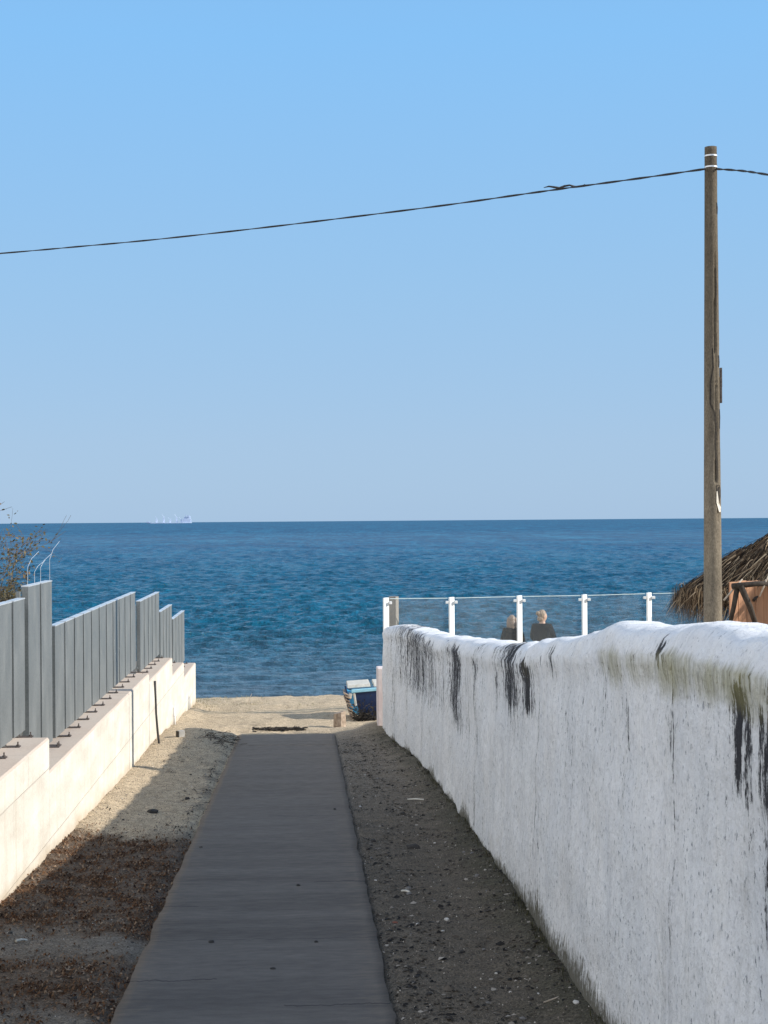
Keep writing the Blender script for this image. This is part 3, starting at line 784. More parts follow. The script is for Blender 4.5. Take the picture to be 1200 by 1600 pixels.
for n in range(5200):           # hanging fringe
    a = r2.random()*2*PI; ca, sa = math.cos(a), math.sin(a); rad = Vector((ca, sa, 0)); tan = Vector((-sa, ca, 0))
    if ca > -.80 and (sa < .3 or r2.random() < .8): continue
    rr = RR*r2.uniform(.86, 1.03); p0_ = Vector((rr*ca, rr*sa, RIM+r2.uniform(-.06, .14))); L = r2.uniform(.2, .52)
    pts = [p0_]
    for s in range(3): pts.append(pts[-1]+(Vector((0, 0, -1))+rad*r2.uniform(-.25, .3)+tan*r2.gauss(0, .25)).normalized()*L/3)
    ribbon(mb, pts, r2.uniform(.003, .008), tan)
mb.build('thatch', M_thatch, root)
ub = MB()       # woven mat under the straw so no light leaks through
nn = 36; vs = [(0, 0, APX-.10)]
for k in range(nn):
    a = 2*PI*k/nn; vs.append((RR*.84*math.cos(a), RR*.84*math.sin(a), RIM+.04+(.26 if math.cos(a) > -.75 and math.sin(a) < .3 else 0)))
ub.add(vs, [(0, 1+k, 1+(k+1) % nn) for k in range(nn)]).build('roof_mat', simple('woven_reed_mat', (.07, .05, .03), (.14, .10, .06), 25, .9), root)
MB().tube([(0, 0, 0), (0, 0, APX-.1)], .07, 12).build('pole', M_bark, root, smooth=True)
for k in range(10):
    a = 2*PI*k/10+.2
    MB().tube([(.05*math.cos(a), .05*math.sin(a), APX-.16), (RR*.95*math.cos(a), RR*.95*math.sin(a), RIM-.03)], .022, 7).build('rafter', M_bark, root)
def stick(a, b, ya, yb, r, m, name='branch'):
    A = atY(*a, ya)-root.location; B = atY(*b, yb)-root.location; mid = (A+B)/2+Vector((.01, 0, .015))
    MB().tube([A, mid, B], [r, r*.9, r*.75], 8).build(name, m, root, smooth=True)
stick((1157, 915), (1184, 985), 19.45, 19.6, .042, M_bark, 'strut')
stick((1152, 918), (1138, 985), 19.5, 19.6, .036, M_bark, 'strut')
stick((1144, 916), (1215, 912), 19.45, 19.5, .038, M_bark, 'beam')
stick((1131, 938), (1160, 905), 19.5, 19.6, .013, M_bleach)
stick((1187, 932), (1203, 893), 19.45, 19.5, .011, M_bleach)
stick((1150, 925), (1168, 910), 19.5, 19.6, .012, M_bleach)
stick((1196, 905), (1188, 930), 19.5, 19.6, .005, M_bleach)
for k in range(8):
    x0 = r2.uniform(1062, 1195); y0 = r2.uniform(max(868, 915-(x0-1050)*.5), 925)
    stick((x0, y0), (x0-r2.uniform(5, 18), y0+r2.uniform(2, 14)), 19.6, 19.5, .0030, M_straw, 'straw')
# ------------------------------------------------------------------ board screen under it
def mat_boards():
    k = NM('orange_brown_board', .6)
    f = k.noise(k.vec((9, 9, .7)), 4, 5, .6, .6)
    k.col(k.mix(k.ramp(f, [(.3, 0.), (.7, 1.)]), (.36, .17, .085), (.52, .27, .14))); k.bump(f, .003, .5); return k.m
M_board = mat_boards()
b0 = atY(1141, 975, 19.75); b1 = atY(1290, 975, 19.75)
root = empty('board_screen', (b0.x, 19.75, gz(b0.x, 19.75)), R(24)); tag(root, 'orange brown vertical board screen under the thatched parasol', 'screen')
ztop_ = atY(1170, 908, 19.85).z-root.location.z
nb = 9; wd = (b1.x-b0.x)/nb
for k in range(nb):
    MB().box(k*wd+.003, (k+1)*wd-.003, r2.uniform(-.003, .003), .025, -.05, ztop_+r2.uniform(-.01, .01)).build('board', M_board, root, bevel=.003)
MB().box(0, nb*wd, .03, .07, ztop_-.25, ztop_-.18).build('batten', M_bark, root)
MB().box(0, nb*wd, .03, .07, .25, .32).build('batten', M_bark, root)

# ------------------------------------------------------------------ upturned blue boat past the wall's end
M_navy = simple('navy_blue_hull_paint', (.003, .012, .050), (.006, .026, .085), 7, .35)
M_turq = simple('turquoise_gunwale_paint', (.22, .50, .62), (.34, .62, .72), 14, .5)
M_bblue = simple('bright_blue_boat_paint', (.03, .22, .42), (.06, .33, .55), 14, .5)
M_cream = simple('sun_bleached_white_paint', (.46, .43, .36), (.62, .59, .52), 20, .7)
M_plank = simple('grey_brown_planking', (.20, .145, .10), (.42, .33, .25), 20, .85, 0, .003)
M_blk = simple('dark_weed_and_net', (.01, .009, .008), (.05, .04, .03), 60, .95)
BY = 21.6
def bp(px, py, dy=0): return atY(px, py, BY+dy)
root = empty('rowing_boat', bp(565, 1128)); root.location.z = gz(root.location.x, BY); ro = root.location.copy()
tag(root, 'old blue rowing boat with turquoise rim drawn up beyond the end of the whitewashed wall', 'boat')
def quadslab(a, b, c, d, th, name, m, dirn=None, bev=.006):
    a, b, c, d = [Vector(q)-ro for q in (a, b, c, d)]
    n = (b-a).cross(d-a).normalized() if dirn is None else dirn
    vs = [a, b, c, d]+[q+n*th for q in (a, b, c, d)]
    return MB().add(vs, [(0, 1, 2, 3), (7, 6, 5, 4), (0, 4, 5, 1), (1, 5, 6, 2), (2, 6, 7, 3), (3, 7, 4, 0)]).build(name, m, root, bevel=bev)
Yv = Vector((0, 1, 0))
# transom, leaning; continues to the right behind the wall
quadslab(bp(552, 1082), bp(640, 1074), bp(634, 1131), bp(566, 1127), .03, 'transom', M_navy, Yv)
quadslab(bp(549, 1078, -.02), bp(642, 1070, -.02), bp(642, 1075, -.02), bp(549, 1083, -.02), .05, 'transom_rim', M_turq, Yv)
quadslab(bp(551.5, 1083.5, -.015), bp(555, 1083, -.015), bp(558, 1103, -.015), bp(554.5, 1104, -.015), .03, 'corner_strip', M_cream, Yv)
quadslab(bp(543, 1070.5, .12), bp(578, 1068.0, .12), bp(579, 1073, .1), bp(543, 1075.5, .1), .6, 'thwart', M_cream, Yv)
quadslab(bp(584, 1068.0, .12), bp(644, 1066.0, .12), bp(644, 1071, .1), bp(584, 1073, .1), .6, 'thwart', M_cream, Yv)
quadslab(bp(541, 1078, 0), bp(550, 1081, 0), bp(567, 1124, .0), bp(546, 1107, 0), .35, 'hull_side', M_bblue, Yv)
quadslab(bp(538, 1071, -.012), bp(541, 1072, -.012), bp(547, 1102, -.012), bp(543.5, 1098, -.012), .04, 'strake', M_navy, Yv)
quadslab(bp(545, 1082, -.012), bp(551, 1084, -.012), bp(549, 1092, -.012), bp(546, 1092, -.012), .02, 'worn_patch', M_cream, Yv)
for k in range(9):
    t = k/8; x = 537+t*11+1.5*math.sin(k*2); y = 1086+t*39
    quadslab(bp(x, y-4.2, -.05+.004*k), bp(x+8, y-.5, -.05+.004*k), bp(x+8, y+2.0, -.05+.004*k), bp(x, y-1.6, -.05+.004*k), .5, 'slat', M_plank, Yv, .003)
r3 = random.Random(5)
mb = MB()
for k in range(500):
    q = bp(r3.uniform(553, 590), 1128-abs(r3.gauss(0, 11)), -.05-r3.random()*.15)-ro
    q.z = max(q.z, gz(q.x+ro.x, q.y+ro.y)-ro.z+.0)
    d = Vector((r3.gauss(0, 1), r3.gauss(0, 1), r3.gauss(0, .6))).normalized()*r3.uniform(.03, .08)
    mb.add([q, q+d+Vector((0, 0, .01)), q+d*.5+Vector((.01, .0, .022))], [(0, 1, 2)])
o = mb.build('weed_heap', M_blk); o.location = ro; tag(o, kind='stuff')
# sawn block in front
p = onG(531, 1134); 
mb = MB(); n = 9; vs = []
for z, s in ((-.05, 1), (.08, .96), (.20, .9), (.205, .86)):
    for q in range(n):
        a = 2*PI*q/n; vs.append((.085*s*math.cos(a)*(1+.1*math.sin(3*a)), .085*s*math.sin(a), z+(.02*math.cos(a) if z > .1 else 0)))
fs = [(j*n+q, j*n+(q+1) % n, (j+1)*n+(q+1) % n, (j+1)*n+q) for j in range(3) for q in range(n)]+[tuple(3*n+q for q in range(n))]
mb.add(vs, fs); o = mb.build('tree_stump', M_plank); o.location = (p.x, p.y, p.z); o.scale = (1, 1, 1.0)
tag(o, 'short brown sawn log standing in front of the blue boat', 'log')

# ------------------------------------------------------------------ ship on the horizon
SY = 6000.0
M_ship = simple('hazed_ship_paint', (.50, .58, .74), (.56, .64, .78), .02, .6, 0, 0)  # pale blue distance haze mixed into both ship colours
M_ship2 = simple('hazed_grey_ship_paint', (.40, .48, .66), (.46, .54, .70), .02, .6, 0, 0)
p = atY(265, 816, SY); u = SY/F
root = empty('cargo_ship', (p.x, SY, SEA)); tag(root, 'pale cargo ship with deck cranes far out on the horizon', 'ship')
zz = atY(265, 813, SY).z-SEA
mb = MB(); L = 35*u; 
vs = []
for z, s, bow in ((-2, .96, 0), (2, .985, 2), (zz*.25, 1.0, 6)):
    vs += [(-L*s-bow, 0, z), (-L*.8, -11, z), (L*.97*s, -11, z), (L*s, -6, z), (L*s, 6, z), (L*.97*s, 11, z), (-L*.8, 11, z)]
fs = [(j*7+q, j*7+(q+1) % 7, (j+1)*7+(q+1) % 7, (j+1)*7+q) for j in range(2) for q in range(7)]+[tuple(14+q for q in range(7)), tuple(range(7))[::-1]]
mb.add(vs, fs).build('hull', M_ship, root)
top = zz*.25
for px, h in ((245, 11), (256, 15), (266, 9), (276, 14), (283, 9)):
    x = (px-265)*u; c = MB().box(x-2.0, x+2.0, -2, 2, top, top+h*u*.62).box(x-1.2*u, x+1.2*u, -2.5, 2.5, top, top+h*u*.38)
    c.tube([(x, 0, top+h*u*.55), (x-3.2*u, 0, top+h*u*.9)], .7, 6).build('crane', M_ship, root)
c = MB()
c.box(20*u, 33*u, -9, 9, top, top+5*u).box(22*u, 29*u, -8, 8, top+5*u, top+8*u).box(27*u, 31*u, -10, 10, top+8*u, top+10.5*u)
c.box(24*u, 25*u, -1, 1, top+8*u, top+12*u); c.build('superstructure', M_ship2, root)
MB().box(30.2*u, 32.4*u, -3, 3, top+5.02*u, top+9*u).build('funnel', M_ship, root)
MB().box(-36*u, -30*u, -3, 3, top+.5, top+1.4*u).build('forecastle', M_ship2, root)

# ------------------------------------------------------------------ shrub behind the left fence
def mat_leafy():
    k = NM('dry_olive_foliage', .7, spec=.3)
    oi = k.n.new('ShaderNodeNewGeometry')
    k.col(k.ramp(oi.outputs['Random Per Island'], [(0., (.030, .024, .016)), (.4, (.055, .05, .025)), (.75, (.10, .085, .035)), (1., (.17, .105, .045))])); return k.m
root = empty('shrub', (-2.86, 11.9, gz(-3, 11.6))); tag(root, 'sparse twiggy shrub with brown and olive leaves behind the left fence', 'shrub')
r4 = random.Random(21); tw = MB(); lf = MB()
def leafat(p, s):
    if p.x > .85: return
    d = Vector((r4.gauss(0, 1), r4.gauss(0, 1), r4.gauss(0, .8))).normalized(); e = d.orthogonal().normalized()
    lf.add([p, p+d*s*.5+e*s*.28, p+d*s, p+d*s*.5-e*s*.28], [(0, 1, 2, 3)])
def branch(p, d, L, r, lev):
    if p.x > .82 or p.y < -.5 or (p.x > .52 and p.z < 1.65): return
    pts = [p]; rr = [r]; n = 5
    for k in range(n):
        d = (d+Vector((r4.gauss(0, .13), r4.gauss(0, .13), r4.gauss(0, .08)+.02))).normalized()
        pts.append(pts[-1]+d*L/n); rr.append(r*(1-.7*(k+1)/n))
        if lev < 3 and k > 0:
            for q in range(2 if lev else 2):
                e = (d+Vector((r4.gauss(0, .6), r4.gauss(0, .6), r4.gauss(.1, .35)))).normalized()
                branch(pts[-1], e, L*r4.uniform(.35, .6), rr[-1]*.65, lev+1)
        if lev >= 2:
            dens = 4 if pts[-1].z+root.location.z < 1.35 else 1.2
            m = int(dens+r4.random()) if r4.random() < .75 else 0
            for q in range(m): leafat(pts[-1]+Vector([r4.gauss(0, .02) for _ in range(3)]), r4.uniform(.018, .04))
    tw.tube(pts, [max(.0012, q) for q in rr], 4 if lev else 7, False)
for k in range(10):
    a = r4.uniform(-.6, .6)
    branch(Vector((r4.gauss(.12, .15), r4.gauss(0, .15), -.02)), Vector((r4.uniform(-.35, .22), r4.gauss(0, .15), 1)).normalized(), r4.uniform(1.15, 1.5), .013, 0)
tw.build('branches', simple('thin_grey_brown_twig', (.07, .055, .045), (.16, .13, .11), 30, .9, 0, 0), root)
lf.build('foliage', mat_leafy(), root)

# ------------------------------------------------------------------ small things along the lane
def one(mb, name, m, label, cat, loc=(0, 0, 0), group=None, **kw):
    o = mb.build(name, m, **kw); o.location = loc; tag(o, label, cat, group); return o
M_black = simple('black_rubber_hose', (.018, .017, .018), (.04, .038, .035), 30, .7)
a = onG(251, 1178); X0 = a.x
pts = [atY(251, 1180, a.y), atY(249, 1166, a.y+.0), atY(246.5, 1145, a.y-.02), atY(244, 1115, a.y-.03), atY(243, 1088, a.y-.03), atY(242, 1064, a.y-.03)]
one(MB().tube([p-a for p in pts], [.013, .013, .013, .012, .012, .014], 8), 'stick', M_black, 'thin dark bent stick standing upright against the pale left wall', 'stick', a, smooth=True)
M_pvc = simple('white_plastic_pipe', (.70, .70, .70), (.78, .78, .77), 20, .4, 0, 0)
p = Vector((WX+.025, 19.9-.35, 0)); Yp = atX(273, 1150, WX+.025).y; p = Vector((WX+.025, Yp, gz(WX+.025, Yp)))
zt = atY(273, 1105, Yp).z-p.z
one(MB().tube([(0, 0, -.02), (0, 0, zt)], .016, 10).tube([(0, 0, zt*.48), (0, 0, zt*.53)], .021, 10), 'pipe', M_pvc, 'slim white plastic pipe fixed upright to the pale left wall near its seaward end', 'pipe', p, smooth=True)
p = onG(283, 1168)
rt = empty('cut_post', p, .4); tag(rt, 'short cut off stub with a dark side poking from the sand by the left wall', 'stub')
MB().box(-.035, .035, -.035, .035, -.04, .075).build('stub', simple('pale_stub', (.3, .29, .27), (.42, .4, .36), 20), rt, bevel=.005)
MB().box(-.052, -.036, -.035, .035, -.03, .07).build('side', M_blk, rt, bevel=.003)

def stone_mesh(seed, s=(1, .8, .55), sub=2):
    bm = bmesh.new(); bmesh.ops.create_icosphere(bm, subdivisions=sub, radius=1)
    for v in bm.verts:
        n = v.co.copy(); k = 1+.35*mn.noise(n*1.3+Vector((seed*3.1, 0, 0)))+.15*mn.noise(n*3+Vector((0, seed, 0)))
        v.co = Vector((n.x*s[0], n.y*s[1], max(n.z, -.5)*s[2]))*k
    me = bpy.data.meshes.new('stone'); bm.to_mesh(me); bm.free(); return me
M_st = {'dark': simple('dark_pebble', (.02, .018, .017), (.05, .045, .04), 20, .9), 'grey': simple('grey_pebble', (.12, .115, .11), (.2, .19, .18), 20, .9),
        'pale': simple('pale_pebble', (.42, .40, .37), (.6, .58, .54), 20, .85), 'red': simple('reddish_pebble', (.14, .05, .035), (.22, .08, .05), 20, .9)}
meshes = {}
for c in M_st:
    meshes[c] = []
    for q in range(3):
        me = stone_mesh(hash(c) % 7+q*1.7 if False else {'dark': 1, 'grey': 4, 'pale': 8, 'red': 11}[c]+q*1.7, ((1, .8, .5), (1, .55, .42), (.8, .8, .7))[q]); me.materials.append(M_st[c]); meshes[c].append(me)
def stone(px, py, wpx, c, label, group=None, cat='stone', name='stone'):
    p = onG(px, py); me = meshes[c][int(px+py) % 3]
    o = bpy.data.objects.new(name, me); COL.objects.link(o)
    s = wpx/2*p.y/F; o.scale = (s, s, s*.9); o.rotation_euler = (0, 0, px*.7); zoff = .012 if -.84 < p.x < .38 else 0
    o.location = (p.x, p.y, -SLOPE*p.y+.012+s*.12 if -.84 < p.x < .38 else p.z+s*.15); tag(o, label, cat, group)
g1 = 'loose dark pebbles on the concrete path'
stone(426, 1518, 10, 'dark', 'dark angular pebble on the path, the nearest one, right of its middle', g1)
stone(330, 1476, 12, 'dark', 'flat dark pebble on the left half of the path, just beyond the nearest crack', g1)
stone(494, 1476, 8, 'dark', 'small dark pebble on the right half of the path, level with the flat left one', g1)
stone(466, 1387, 8, 'dark', 'small dark pebble alone in the middle stretch of the path', g1)
stone(314, 1327, 7, 'dark', 'small dark pebble at the left edge of the path beside the brown litter', g1)
stone(523, 1267, 6, 'dark', 'tiny dark pebble near the right edge in the far half of the path', g1)
stone(238, 1268, 19, 'dark', 'large flat dark stone on the sand between the left wall and the path')
stone(698, 1435, 11, 'pale', 'small pale pointed stone alone in the dark soil right of the path')
stone(900, 1585, 17, 'pale', 'pale stone at the very foot of the whitewashed wall, the nearest one', None)
stone(563, 1259, 7, 'pale', 'little white pebble beside the path edge in the far half of the dark soil', None)
stone(618, 1441, 12, 'red', 'dark reddish stone in the dark soil just right of the path', None)
stone(646, 1325, 24, 'dark', 'broad dark clod amid the debris of the right hand soil strip', None)
r5 = random.Random(77)
for k in range(120):
    px = r5.uniform(560, 900); py = r5.uniform(1200, 1590); p = onG(px, py)
    if p.x < .42 or p.x > lerp(WALLX, p.y)-.08: continue
    c = r5.choice(['dark', 'dark', 'dark', 'grey', 'pale'])
    stone(px, py, r5.uniform(4, 12)*(.6 if c == 'pale' else 1), c, {'dark': 'small dark pebble among the many strewn over the soil strip right of the path', 'grey': 'small grey pebble among those strewn over the soil strip right of the path', 'pale': 'small pale chip among those strewn over the soil strip right of the path'}[c], {'dark': 'dark pebbles', 'grey': 'grey pebbles', 'pale': 'pale chips'}[c]+' on the right soil strip')
for k in range(26):
    px = r5.uniform(5, 340); py = r5.uniform(1170, 1590); p = onG(px, py)
    if p.x < WX+.06 or p.x > -.88: continue
    stone(px, py, r5.uniform(4, 11), 'dark', 'small dark pebble among those lying between the left wall and the path', 'dark pebbles left of the path')

def island_mat(name, stops):
    k = NM(name, .85, spec=.2); g = k.n.new('ShaderNodeNewGeometry')
    k.col(k.ramp(g.outputs['Random Per Island'], stops)); return k.m
def curl(mb, p, L, wd, ang, lift=.4):
    d = Vector((math.cos(ang), math.sin(ang), 0)); s = Vector((-d.y, d.x, r5.uniform(-.5, .5))).normalized()*wd
    pts = [p, p+d*L*.5+Vector((0, 0, L*lift*r5.random())), p+d*L+Vector((0, 0, L*.1*r5.random()))]
    vs = []
    for q, f in zip(pts, (.3, 1, .15)): vs += [q-s*f, q+s*f]
    mb.add(vs, [(0, 1, 3, 2), (2, 3, 5, 4)])
# brown leaf litter in two bands on the left
mb = MB(); n = 0
while n < 15000:
    y = r5.uniform(5.5, 12.0); x = r5.uniform(WX, -.84)
    n1, n2, n3 = nz(x*1.3, y*.9, 1), nz(x*5, y*4, 7), nz(x*14, y*9, 4)
    b1 = ss(11.75, 11.35, y+.25*n2+.3*(x+1.4)) * ss(8.1, 8.5, y+.4*n2); b2 = ss(7.9, 7.6, y+.3*n2)*ss(6.5, 7.0, y+.3*n2)
    pr = max(b1, b2)*(.35+.65*ss(-.15, .3, n2+n3*.7))+.05
    if r5.random() > pr: n += .3; continue
    n += 1
    L = r5.uniform(.008, .03); curl(mb, Vector((x, y, gz(x, y)+r5.uniform(0, .007))), L, L*r5.uniform(.10, .28), r5.uniform(0, 6.28), .6)
o = mb.build('leaf_litter', island_mat('brown_leaf_litter', [(0., (.012, .006, .004)), (.35, (.075, .032, .013)), (.6, (.14, .066, .028)), (.8, (.17, .10, .055)), (1., (.30, .22, .15))])); tag(o, kind='stuff')
# flecks and bits of stem in the right soil strip and along the slab edges
mb = MB()
for k in range(7000):
    y = 5.2+13.5*r5.random()**1.2; wx = lerp(WALLX, y); x = r5.uniform(.38, wx)
    if nz(x*3, y*2, 8)+r5.uniform(-.3, .3) < -.05: continue
    L = r5.uniform(.008, .03)*(1.6 if r5.random() < .15 else 1); curl(mb, Vector((x, y, gz(x, y)+.003)), L, L*r5.uniform(.12, .45), r5.gauss(0, .8), .25)
for k in range(1800):
    y = r5.uniform(11, 19.2); x = r5.uniform(WX, -.84)
    if nz(x*2.5, y*2, 8)+.9*ss(-1.3, -.85, x)+r5.uniform(-.3, .3) < .45: continue
    L = r5.uniform(.012, .05); curl(mb, Vector((x, y, gz(x, y)+.003)), L, L*r5.uniform(.08, .2), r5.gauss(0, .9), .5)
o = mb.build('debris', island_mat('dark_plant_debris', [(0., (.006, .006, .006)), (.5, (.022, .018, .015)), (.85, (.08, .065, .05)), (1., (.32, .29, .25))])); tag(o, kind='stuff')
# grit: tiny grains over both strips
mb = MB()
for k in range(16000):
    y = 5.0+13*r5.random()**1.5
    x = r5.uniform(.38, lerp(WALLX, y)) if r5.random() < .6 else r5.uniform(WX, -.84)
    s = r5.uniform(.0018, .006); p = Vector((x, y, gz(x, y)))
    a = r5.uniform(0, 6.28); e = [p+Vector((math.cos(a+t)*s, math.sin(a+t)*s, -.001)) for t in (0, 2.1, 4.2)]+[p+Vector((0, 0, s*1.2))]
    mb.add(e, [(0, 1, 3), (1, 2, 3), (2, 0, 3)])
o = mb.build('gravel', island_mat('mixed_grit', [(0., (.04, .036, .033)), (.6, (.13, .115, .10)), (.93, (.24, .21, .18)), (1., (.6, .57, .52))])); tag(o, kind='stuff')
# sparse green and straw coloured grass at the head of the beach, moss and tufts under the wall
def blades(mb, p, n, h, spread, lean=.35):
    for k in range(n):
        a = r5.uniform(0, 6.28); q = p+Vector((r5.gauss(0, spread), r5.gauss(0, spread), 0)); hh = h*r5.uniform(.4, 1)
        d = Vector((math.cos(a)*lean*r5.random(), math.sin(a)*lean*r5.random(), 1)); s = Vector((math.cos(a+1.57), math.sin(a+1.57), 0))*hh*.05
        mb.add([q-s, q+s, q+d*hh*.6+s*.6, q+d*hh*.6-s*.6, q+d*hh+Vector((d.x, d.y, -.1))*hh*.3], [(0, 1, 2, 3), (3, 2, 4)])
mb = MB()
for k in range(3800):
    x = r5.uniform(-2.1, 1.6); y = r5.uniform(23.5, 28.5)
    t = nz(x*1.6, y*1.1, 12)+.75*ss(-.2, -1.6, x)-.1+r5.uniform(-.25, .25)
    if t < .35 or x > .3: continue
    blades(mb, Vector((x, y, gz(x, y)-.004)), 3, r5.uniform(.02, .06), .03, 1.2)
o = mb.build('beach_grass', island_mat('sparse_beach_grass', [(0., (.07, .085, .03)), (.4, (.14, .14, .06)), (.7, (.26, .22, .12)), (1., (.40, .33, .20))])); tag(o, kind='stuff')
mb = MB()
for k in range(2600):
    y = 5.5+12.5*r5.random()**1.3; wx = lerp(WALLX, y)
    if nz(y*1.6, 3)+r5.uniform(-.4, .25) < -.05: continue
    x = wx-abs(r5.gauss(0, .022)); blades(mb, Vector((x, y, gz(x, y)-.003)), 2, r5.uniform(.012, .045), .01, .6)
o = mb.build('moss', island_mat('moss_and_fine_weeds', [(0., (.018, .018, .008)), (.6, (.045, .045, .018)), (1., (.09, .085, .04))])); tag(o, kind='stuff')
# bleached stick standing on the beach, twig heap, debris line, thin white straws
p = onG(388, 1100); one(MB().tube([(0, 0, -.02), (.02, 0, .08), (.055, 0, .17)], [.010, .008, .004], 6), 'stick', M_bleach, 'small bleached stick standing in the grass at the water edge', 'stick', p)
p = onG(345, 1166); mb = MB()
for k in range(70):
    q = Vector((r5.gauss(0, .11), r5.gauss(0, .35), 0)); q.z = gz(p.x+q.x, p.y+q.y)-p.z+r5.uniform(0, .035); a = r5.uniform(0, 6.28); L = r5.uniform(.05, .16)
    mb.tube([q, q+Vector((math.cos(a)*L*.5, math.sin(a)*L*.5, r5.uniform(0, .03))), q+Vector((math.cos(a)*L, math.sin(a)*L, .005))], .0028, 4, False)
o = mb.build('twig_heap', M_bark); o.location = p; tag(o, kind='stuff')
p = onG(437, 1141.5); mb = MB()
for k in range(160):
    q = Vector((r5.uniform(-.36, .30), 0, 0)); q.y = .12*math.sin(q.x*7)+r5.gauss(0, .05)-q.x*.3; q.z = gz(p.x+q.x, p.y+q.y)-p.z+r5.uniform(.0, .02); a = r5.gauss(0, .7); L = r5.uniform(.03, .09)
    mb.tube([q, q+Vector((math.cos(a)*L, math.sin(a)*L, .006))], .006, 4)
one(mb, 'seaweed_line', M_blk, 'dark line of dried seaweed on the sand just past the end of the path', 'seaweed', p)
for (x0, y0, x1, y1, lab) in ((637, 1251, 662, 1252, 'white straw lying across the soil strip in its far half'), (627, 1393, 640, 1394, 'short white plastic scrap on the soil strip halfway along the path'), (850, 1572, 925, 1560, 'long pale dry stem lying at the foot of the whitewashed wall'), (25, 1478, 42, 1474, 'pale scrap lying on the ground beside the left frame edge in the brown litter')):
    A_, B_ = onG(x0, y0), onG(x1, y1); mid = (B_-A_)*.5
    r_ = .004 if 'stem' in lab else .007
    one(MB().tube([Vector((0, 0, r_)), mid+Vector((0, .006, r_+.004)), B_-A_+Vector((0, 0, r_))], r_, 6), 'dry_stem' if 'stem' in lab else 'litter_scrap', M_cream if 'stem' not in lab else M_bleach, lab, 'stem' if 'stem' in lab else 'litter', A_)

# ------------------------------------------------------------------ two people on the beach behind the glass
M_skin = simple('skin', (.50, .30, .21), (.56, .35, .25), 6, .5, 0, 0)
M_navyc = simple('navy_jacket_cloth', (.003, .005, .010), (.006, .009, .016), 14, 1.0, 0, .004)
M_blackc = simple('black_jacket_cloth', (.004, .004, .005), (.009, .009, .010), 14, 1.0, 0, .004)
for m_ in (M_navyc, M_blackc): m_.node_tree.nodes['Principled BSDF'].inputs['Specular IOR Level'].default_value = .05
M_jean = simple('dark_blue_denim', (.02, .03, .06), (.035, .05, .09), 30, .85)
M_shoe = simple('dark_shoe_leather', (.03, .025, .02), (.05, .04, .035), 20, .5)
def hair_mat(name, a, b):
    k = NM(name, .5, spec=.4); f = k.noise(k.vec((1, 1, .12)), 60, 3)
    k.col(k.mix(k.ramp(f, [(.3, 0.), (.7, 1.)]), a, b)); k.bump(f, .003, .8); return k.m
def skin_obj(name, nodes, edges, m, parent, sub=2, rootv=0):
    me = bpy.data.meshes.new(name); me.from_pydata([n[0] for n in nodes], edges, []); me.update()
    o = bpy.data.objects.new(name, me); COL.objects.link(o); o.parent = parent
    md = o.modifiers.new('skin', 'SKIN'); md.use_smooth_shade = True
    sv_ = me.skin_vertices[0].data
    for k, n in enumerate(nodes):
        r = n[1]; sv_[k].radius = r if isinstance(r, tuple) else (r, r); sv_[k].use_root = (k == rootv)
    s = o.modifiers.new('sub', 'SUBSURF'); s.levels = sub; s.render_levels = sub
    me.materials.append(m); return o
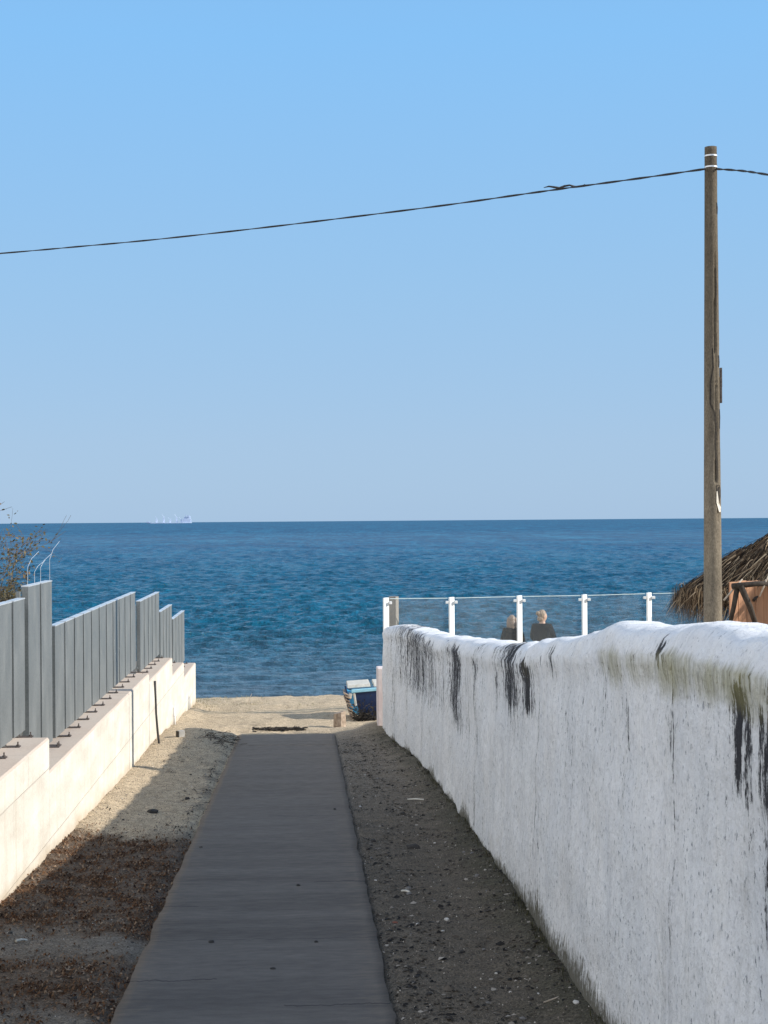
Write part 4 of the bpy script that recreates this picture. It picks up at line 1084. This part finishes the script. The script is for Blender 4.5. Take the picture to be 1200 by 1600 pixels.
def person(loc, rz, height, label, jacket, hair, style, head_turn=0, arms='fold'):
    root = empty('person', loc, rz); tag(root, label, 'person'); k = height/1.70
    S = lambda x, y, z: (x*k, y*k, z*k)
    # facing +Y in local space
    nodes = [(S(0, 0, .93), (.145, .105)), (S(0, .0, 1.08), (.125, .09)), (S(0, -.01, 1.25), (.145, .10)), (S(0, -.005, 1.35), (.10, .075)), (S(0, .0, 1.44), (.05, .05)),
             (S(0, .015, 1.50), (.048, .05)), (S(0, .025, 1.57), (.068, .08)), (S(0, .02, 1.64), (.066, .08))]
    edges = [(i, i+1) for i in range(7)]
    def add(p, r, par): nodes.append((S(*p), r)); edges.append((par, len(nodes)-1)); return len(nodes)-1
    armpts = {}
    for s in (-1, 1):
        a = add((s*.150, -.005, 1.350), .044, 3); 
        if arms == 'fold': el = (s*.235, .06, 1.13); wr = (s*.06, .22, 1.10+.02*s); hd = (-s*.02, .24, 1.11+.02*s)
        else: el = (s*.23, -.02, 1.12); wr = (s*.22, .10, .90); hd = (s*.205, .14, .83)
        b = add(el, .040, a); c = add(wr, .027, b); d = add(hd, (.038, .016), c)
        armpts[s] = ((s*.165, -.005, 1.385), el, wr, hd)
        v = Vector(hd)-Vector(wr); v.normalize(); sd_ = v.cross(Vector((0, 1, 0)) if arms != 'fold' else Vector((0, 0, 1))).normalized()
        for q, L in ((-1.5, .062), (-.5, .075), (.5, .080), (1.5, .070)):
            st = Vector(hd)+sd_*q*.017; m1 = st+v*L*.5; m2 = m1+(v*.7+Vector((-s*.3, .3, -.4))).normalized()*L*.45
            f = add(tuple(st+v*.018), .0095, d); f = add(tuple(m1+v*.012), .0085, f); add(tuple(m2), .0072, f)
        th = add(tuple(Vector(wr)+v*.03+sd_*-.03), .011, c); add(tuple(Vector(wr)+v*.06+sd_*-.052), .009, th)
        hp = add((s*.09, 0, .88), .088, 0); kn = add((s*.10, .015, .49), .056, hp); an = add((s*.105, -.01, .09), .036, kn); ft_ = add((s*.115, .09, .035), (.038, .028), an); add((s*.12, .16, .025), (.034, .02), ft_)
    body = skin_obj('body', nodes, edges, M_skin, root)
    # head with face: refined over the neck as part of the body is the skull; nose and ears shaped on it
    # jacket
    jn = [(S(0, 0, .86), (.185, .135)), (S(0, 0, 1.06), (.165, .125)), (S(0, -.01, 1.25), (.178, .13)), (S(0, -.005, 1.36), (.130, .102)), (S(0, -.005, 1.45), (.066, .064))]
    je = [(0, 1), (1, 2), (2, 3), (3, 4)]
    for s in (-1, 1):
        a, el, wr, hd = armpts[s]
        for p, r, par in (((a[0]*.98, a[1], a[2]-.005), .070, 3), (el, .060, None), (tuple(Vector(wr)*.9+Vector(el)*.1), .045, None)):
            jn.append((S(*p), r)); je.append((3 if par else len(jn)-2, len(jn)-1))
    skin_obj('jacket', jn, je, jacket, root)
    tn = [(S(0, 0, .93), (.150, .115))]; te = []
    for s in (-1, 1):
        for p, r, par in (((s*.09, 0, .84), .100, 1), ((s*.10, .015, .49), .070, 0), ((s*.105, -.008, .12), .052, 0)):
            tn.append((S(*p), r)); te.append((0 if par else len(tn)-2, len(tn)-1))
    skin_obj('trousers', tn, te, M_jean, root)
    for s in (-1, 1):
        skin_obj('shoe', [(S(s*.106, -.04, .04), (.045, .04)), (S(s*.108, .04, .045), (.045, .042)), (S(s*.12, .17, .03), (.042, .028))], [(0, 1), (1, 2)], M_shoe, root)
    # head details
    hc = Vector(S(0, .022, 1.60)); Rz = Matrix.Rotation(head_turn, 3, 'Z')
    def ball(mb, c, r, n=10, f=None):
        bm = bmesh.new(); bmesh.ops.create_icosphere(bm, subdivisions=3, radius=1)
        vs = []
        for v in bm.verts:
            p = Vector((v.co.x*r[0], v.co.y*r[1], v.co.z*r[2]))
            if f: p = f(p, v.co)
            vs.append(hc+Rz @ (Vector(c)+p))
        fs = [tuple(x.index for x in q.verts) for q in bm.faces]; bm.free(); mb.add(vs, fs)
    face = MB()
    def fs_(p, n):
        if n.y > .3 and n.z < 0: p.y += .006; p.x *= 1-.25*(-n.z)
        if abs(n.x) < .22 and n.y > .8 and -.25 < n.z < .15: p.y += .016*(1-abs(n.x)/.22)
        if .15 < abs(n.x) < .5 and n.y > .7 and .02 < n.z < .25: p.y -= .006
        return p
    ball(face, (0, .004, -.005), (.074*k, .092*k, .112*k), f=fs_)
    for s in (-1, 1): ball(face, (s*.076*k, -.005, -.01), (.010, .018, .030))
    face.build('head', M_skin, root, smooth=True)
    em = MB()
    for s in (-1, 1): ball(em, (s*.03*k, .083*k, .012), (.012, .008, .006))
    ball(em, (0, .090*k, -.052), (.020, .005, .004)); em.build('eyes_and_mouth', simple('dark_brown_feature', (.08, .03, .025), (.12, .04, .035), 5, .4, 0, 0), root, smooth=True)
    hm = MB()
    def hf(p, n):
        if n.y > .25: p.y = min(p.y, .04+.05*max(0, n.z)); p.z = max(p.z, .035)
        return p*(1+.05*mn.noise(n*5))
    ball(hm, (0, -.012, .022), (.086*k, .100*k, .108*k), f=hf)
    if style == 'bun':
        ball(hm, (0, -.095, .05), (.038, .034, .036), f=lambda p, n: p*(1+.15*mn.noise(n*4)))
        ball(hm, (0, -.05, -.045), (.058, .05, .05))
    else:
        def lf_(p, n):
            p.x *= 1+.15*mn.noise(Vector((n.x*4, n.z*2, 1))); return p
        ball(hm, (0, -.055, -.07), (.092*k, .055*k, .15*k), f=lf_)
        for s in (-1, 1): ball(hm, (s*.07, .0, -.06), (.026, .04, .12))
    hm.build('hair', hair, root, smooth=True)
    return root
PYd = 26.0
hp = atY(847, 955, PYd); hgt = 1.66
zg = gz(hp.x, PYd)
person((hp.x, PYd, zg), R(-28), hp.z-zg+.0, 'person in a navy jacket, light hair tied up, right of the post behind the glass', M_navyc, hair_mat('blond_hair', (.17, .11, .07), (.42, .31, .22)), 'bun', R(-35))
hp = atY(800.5, 963, PYd+.1); zg = gz(hp.x, PYd+.1)
person((hp.x, PYd+.1, zg), R(10), hp.z-zg, 'person in a black jacket with long light brown hair, partly behind the glass post', M_blackc, hair_mat('light_brown_hair', (.13, .085, .06), (.36, .27, .21)), 'long', R(-30), 'down')
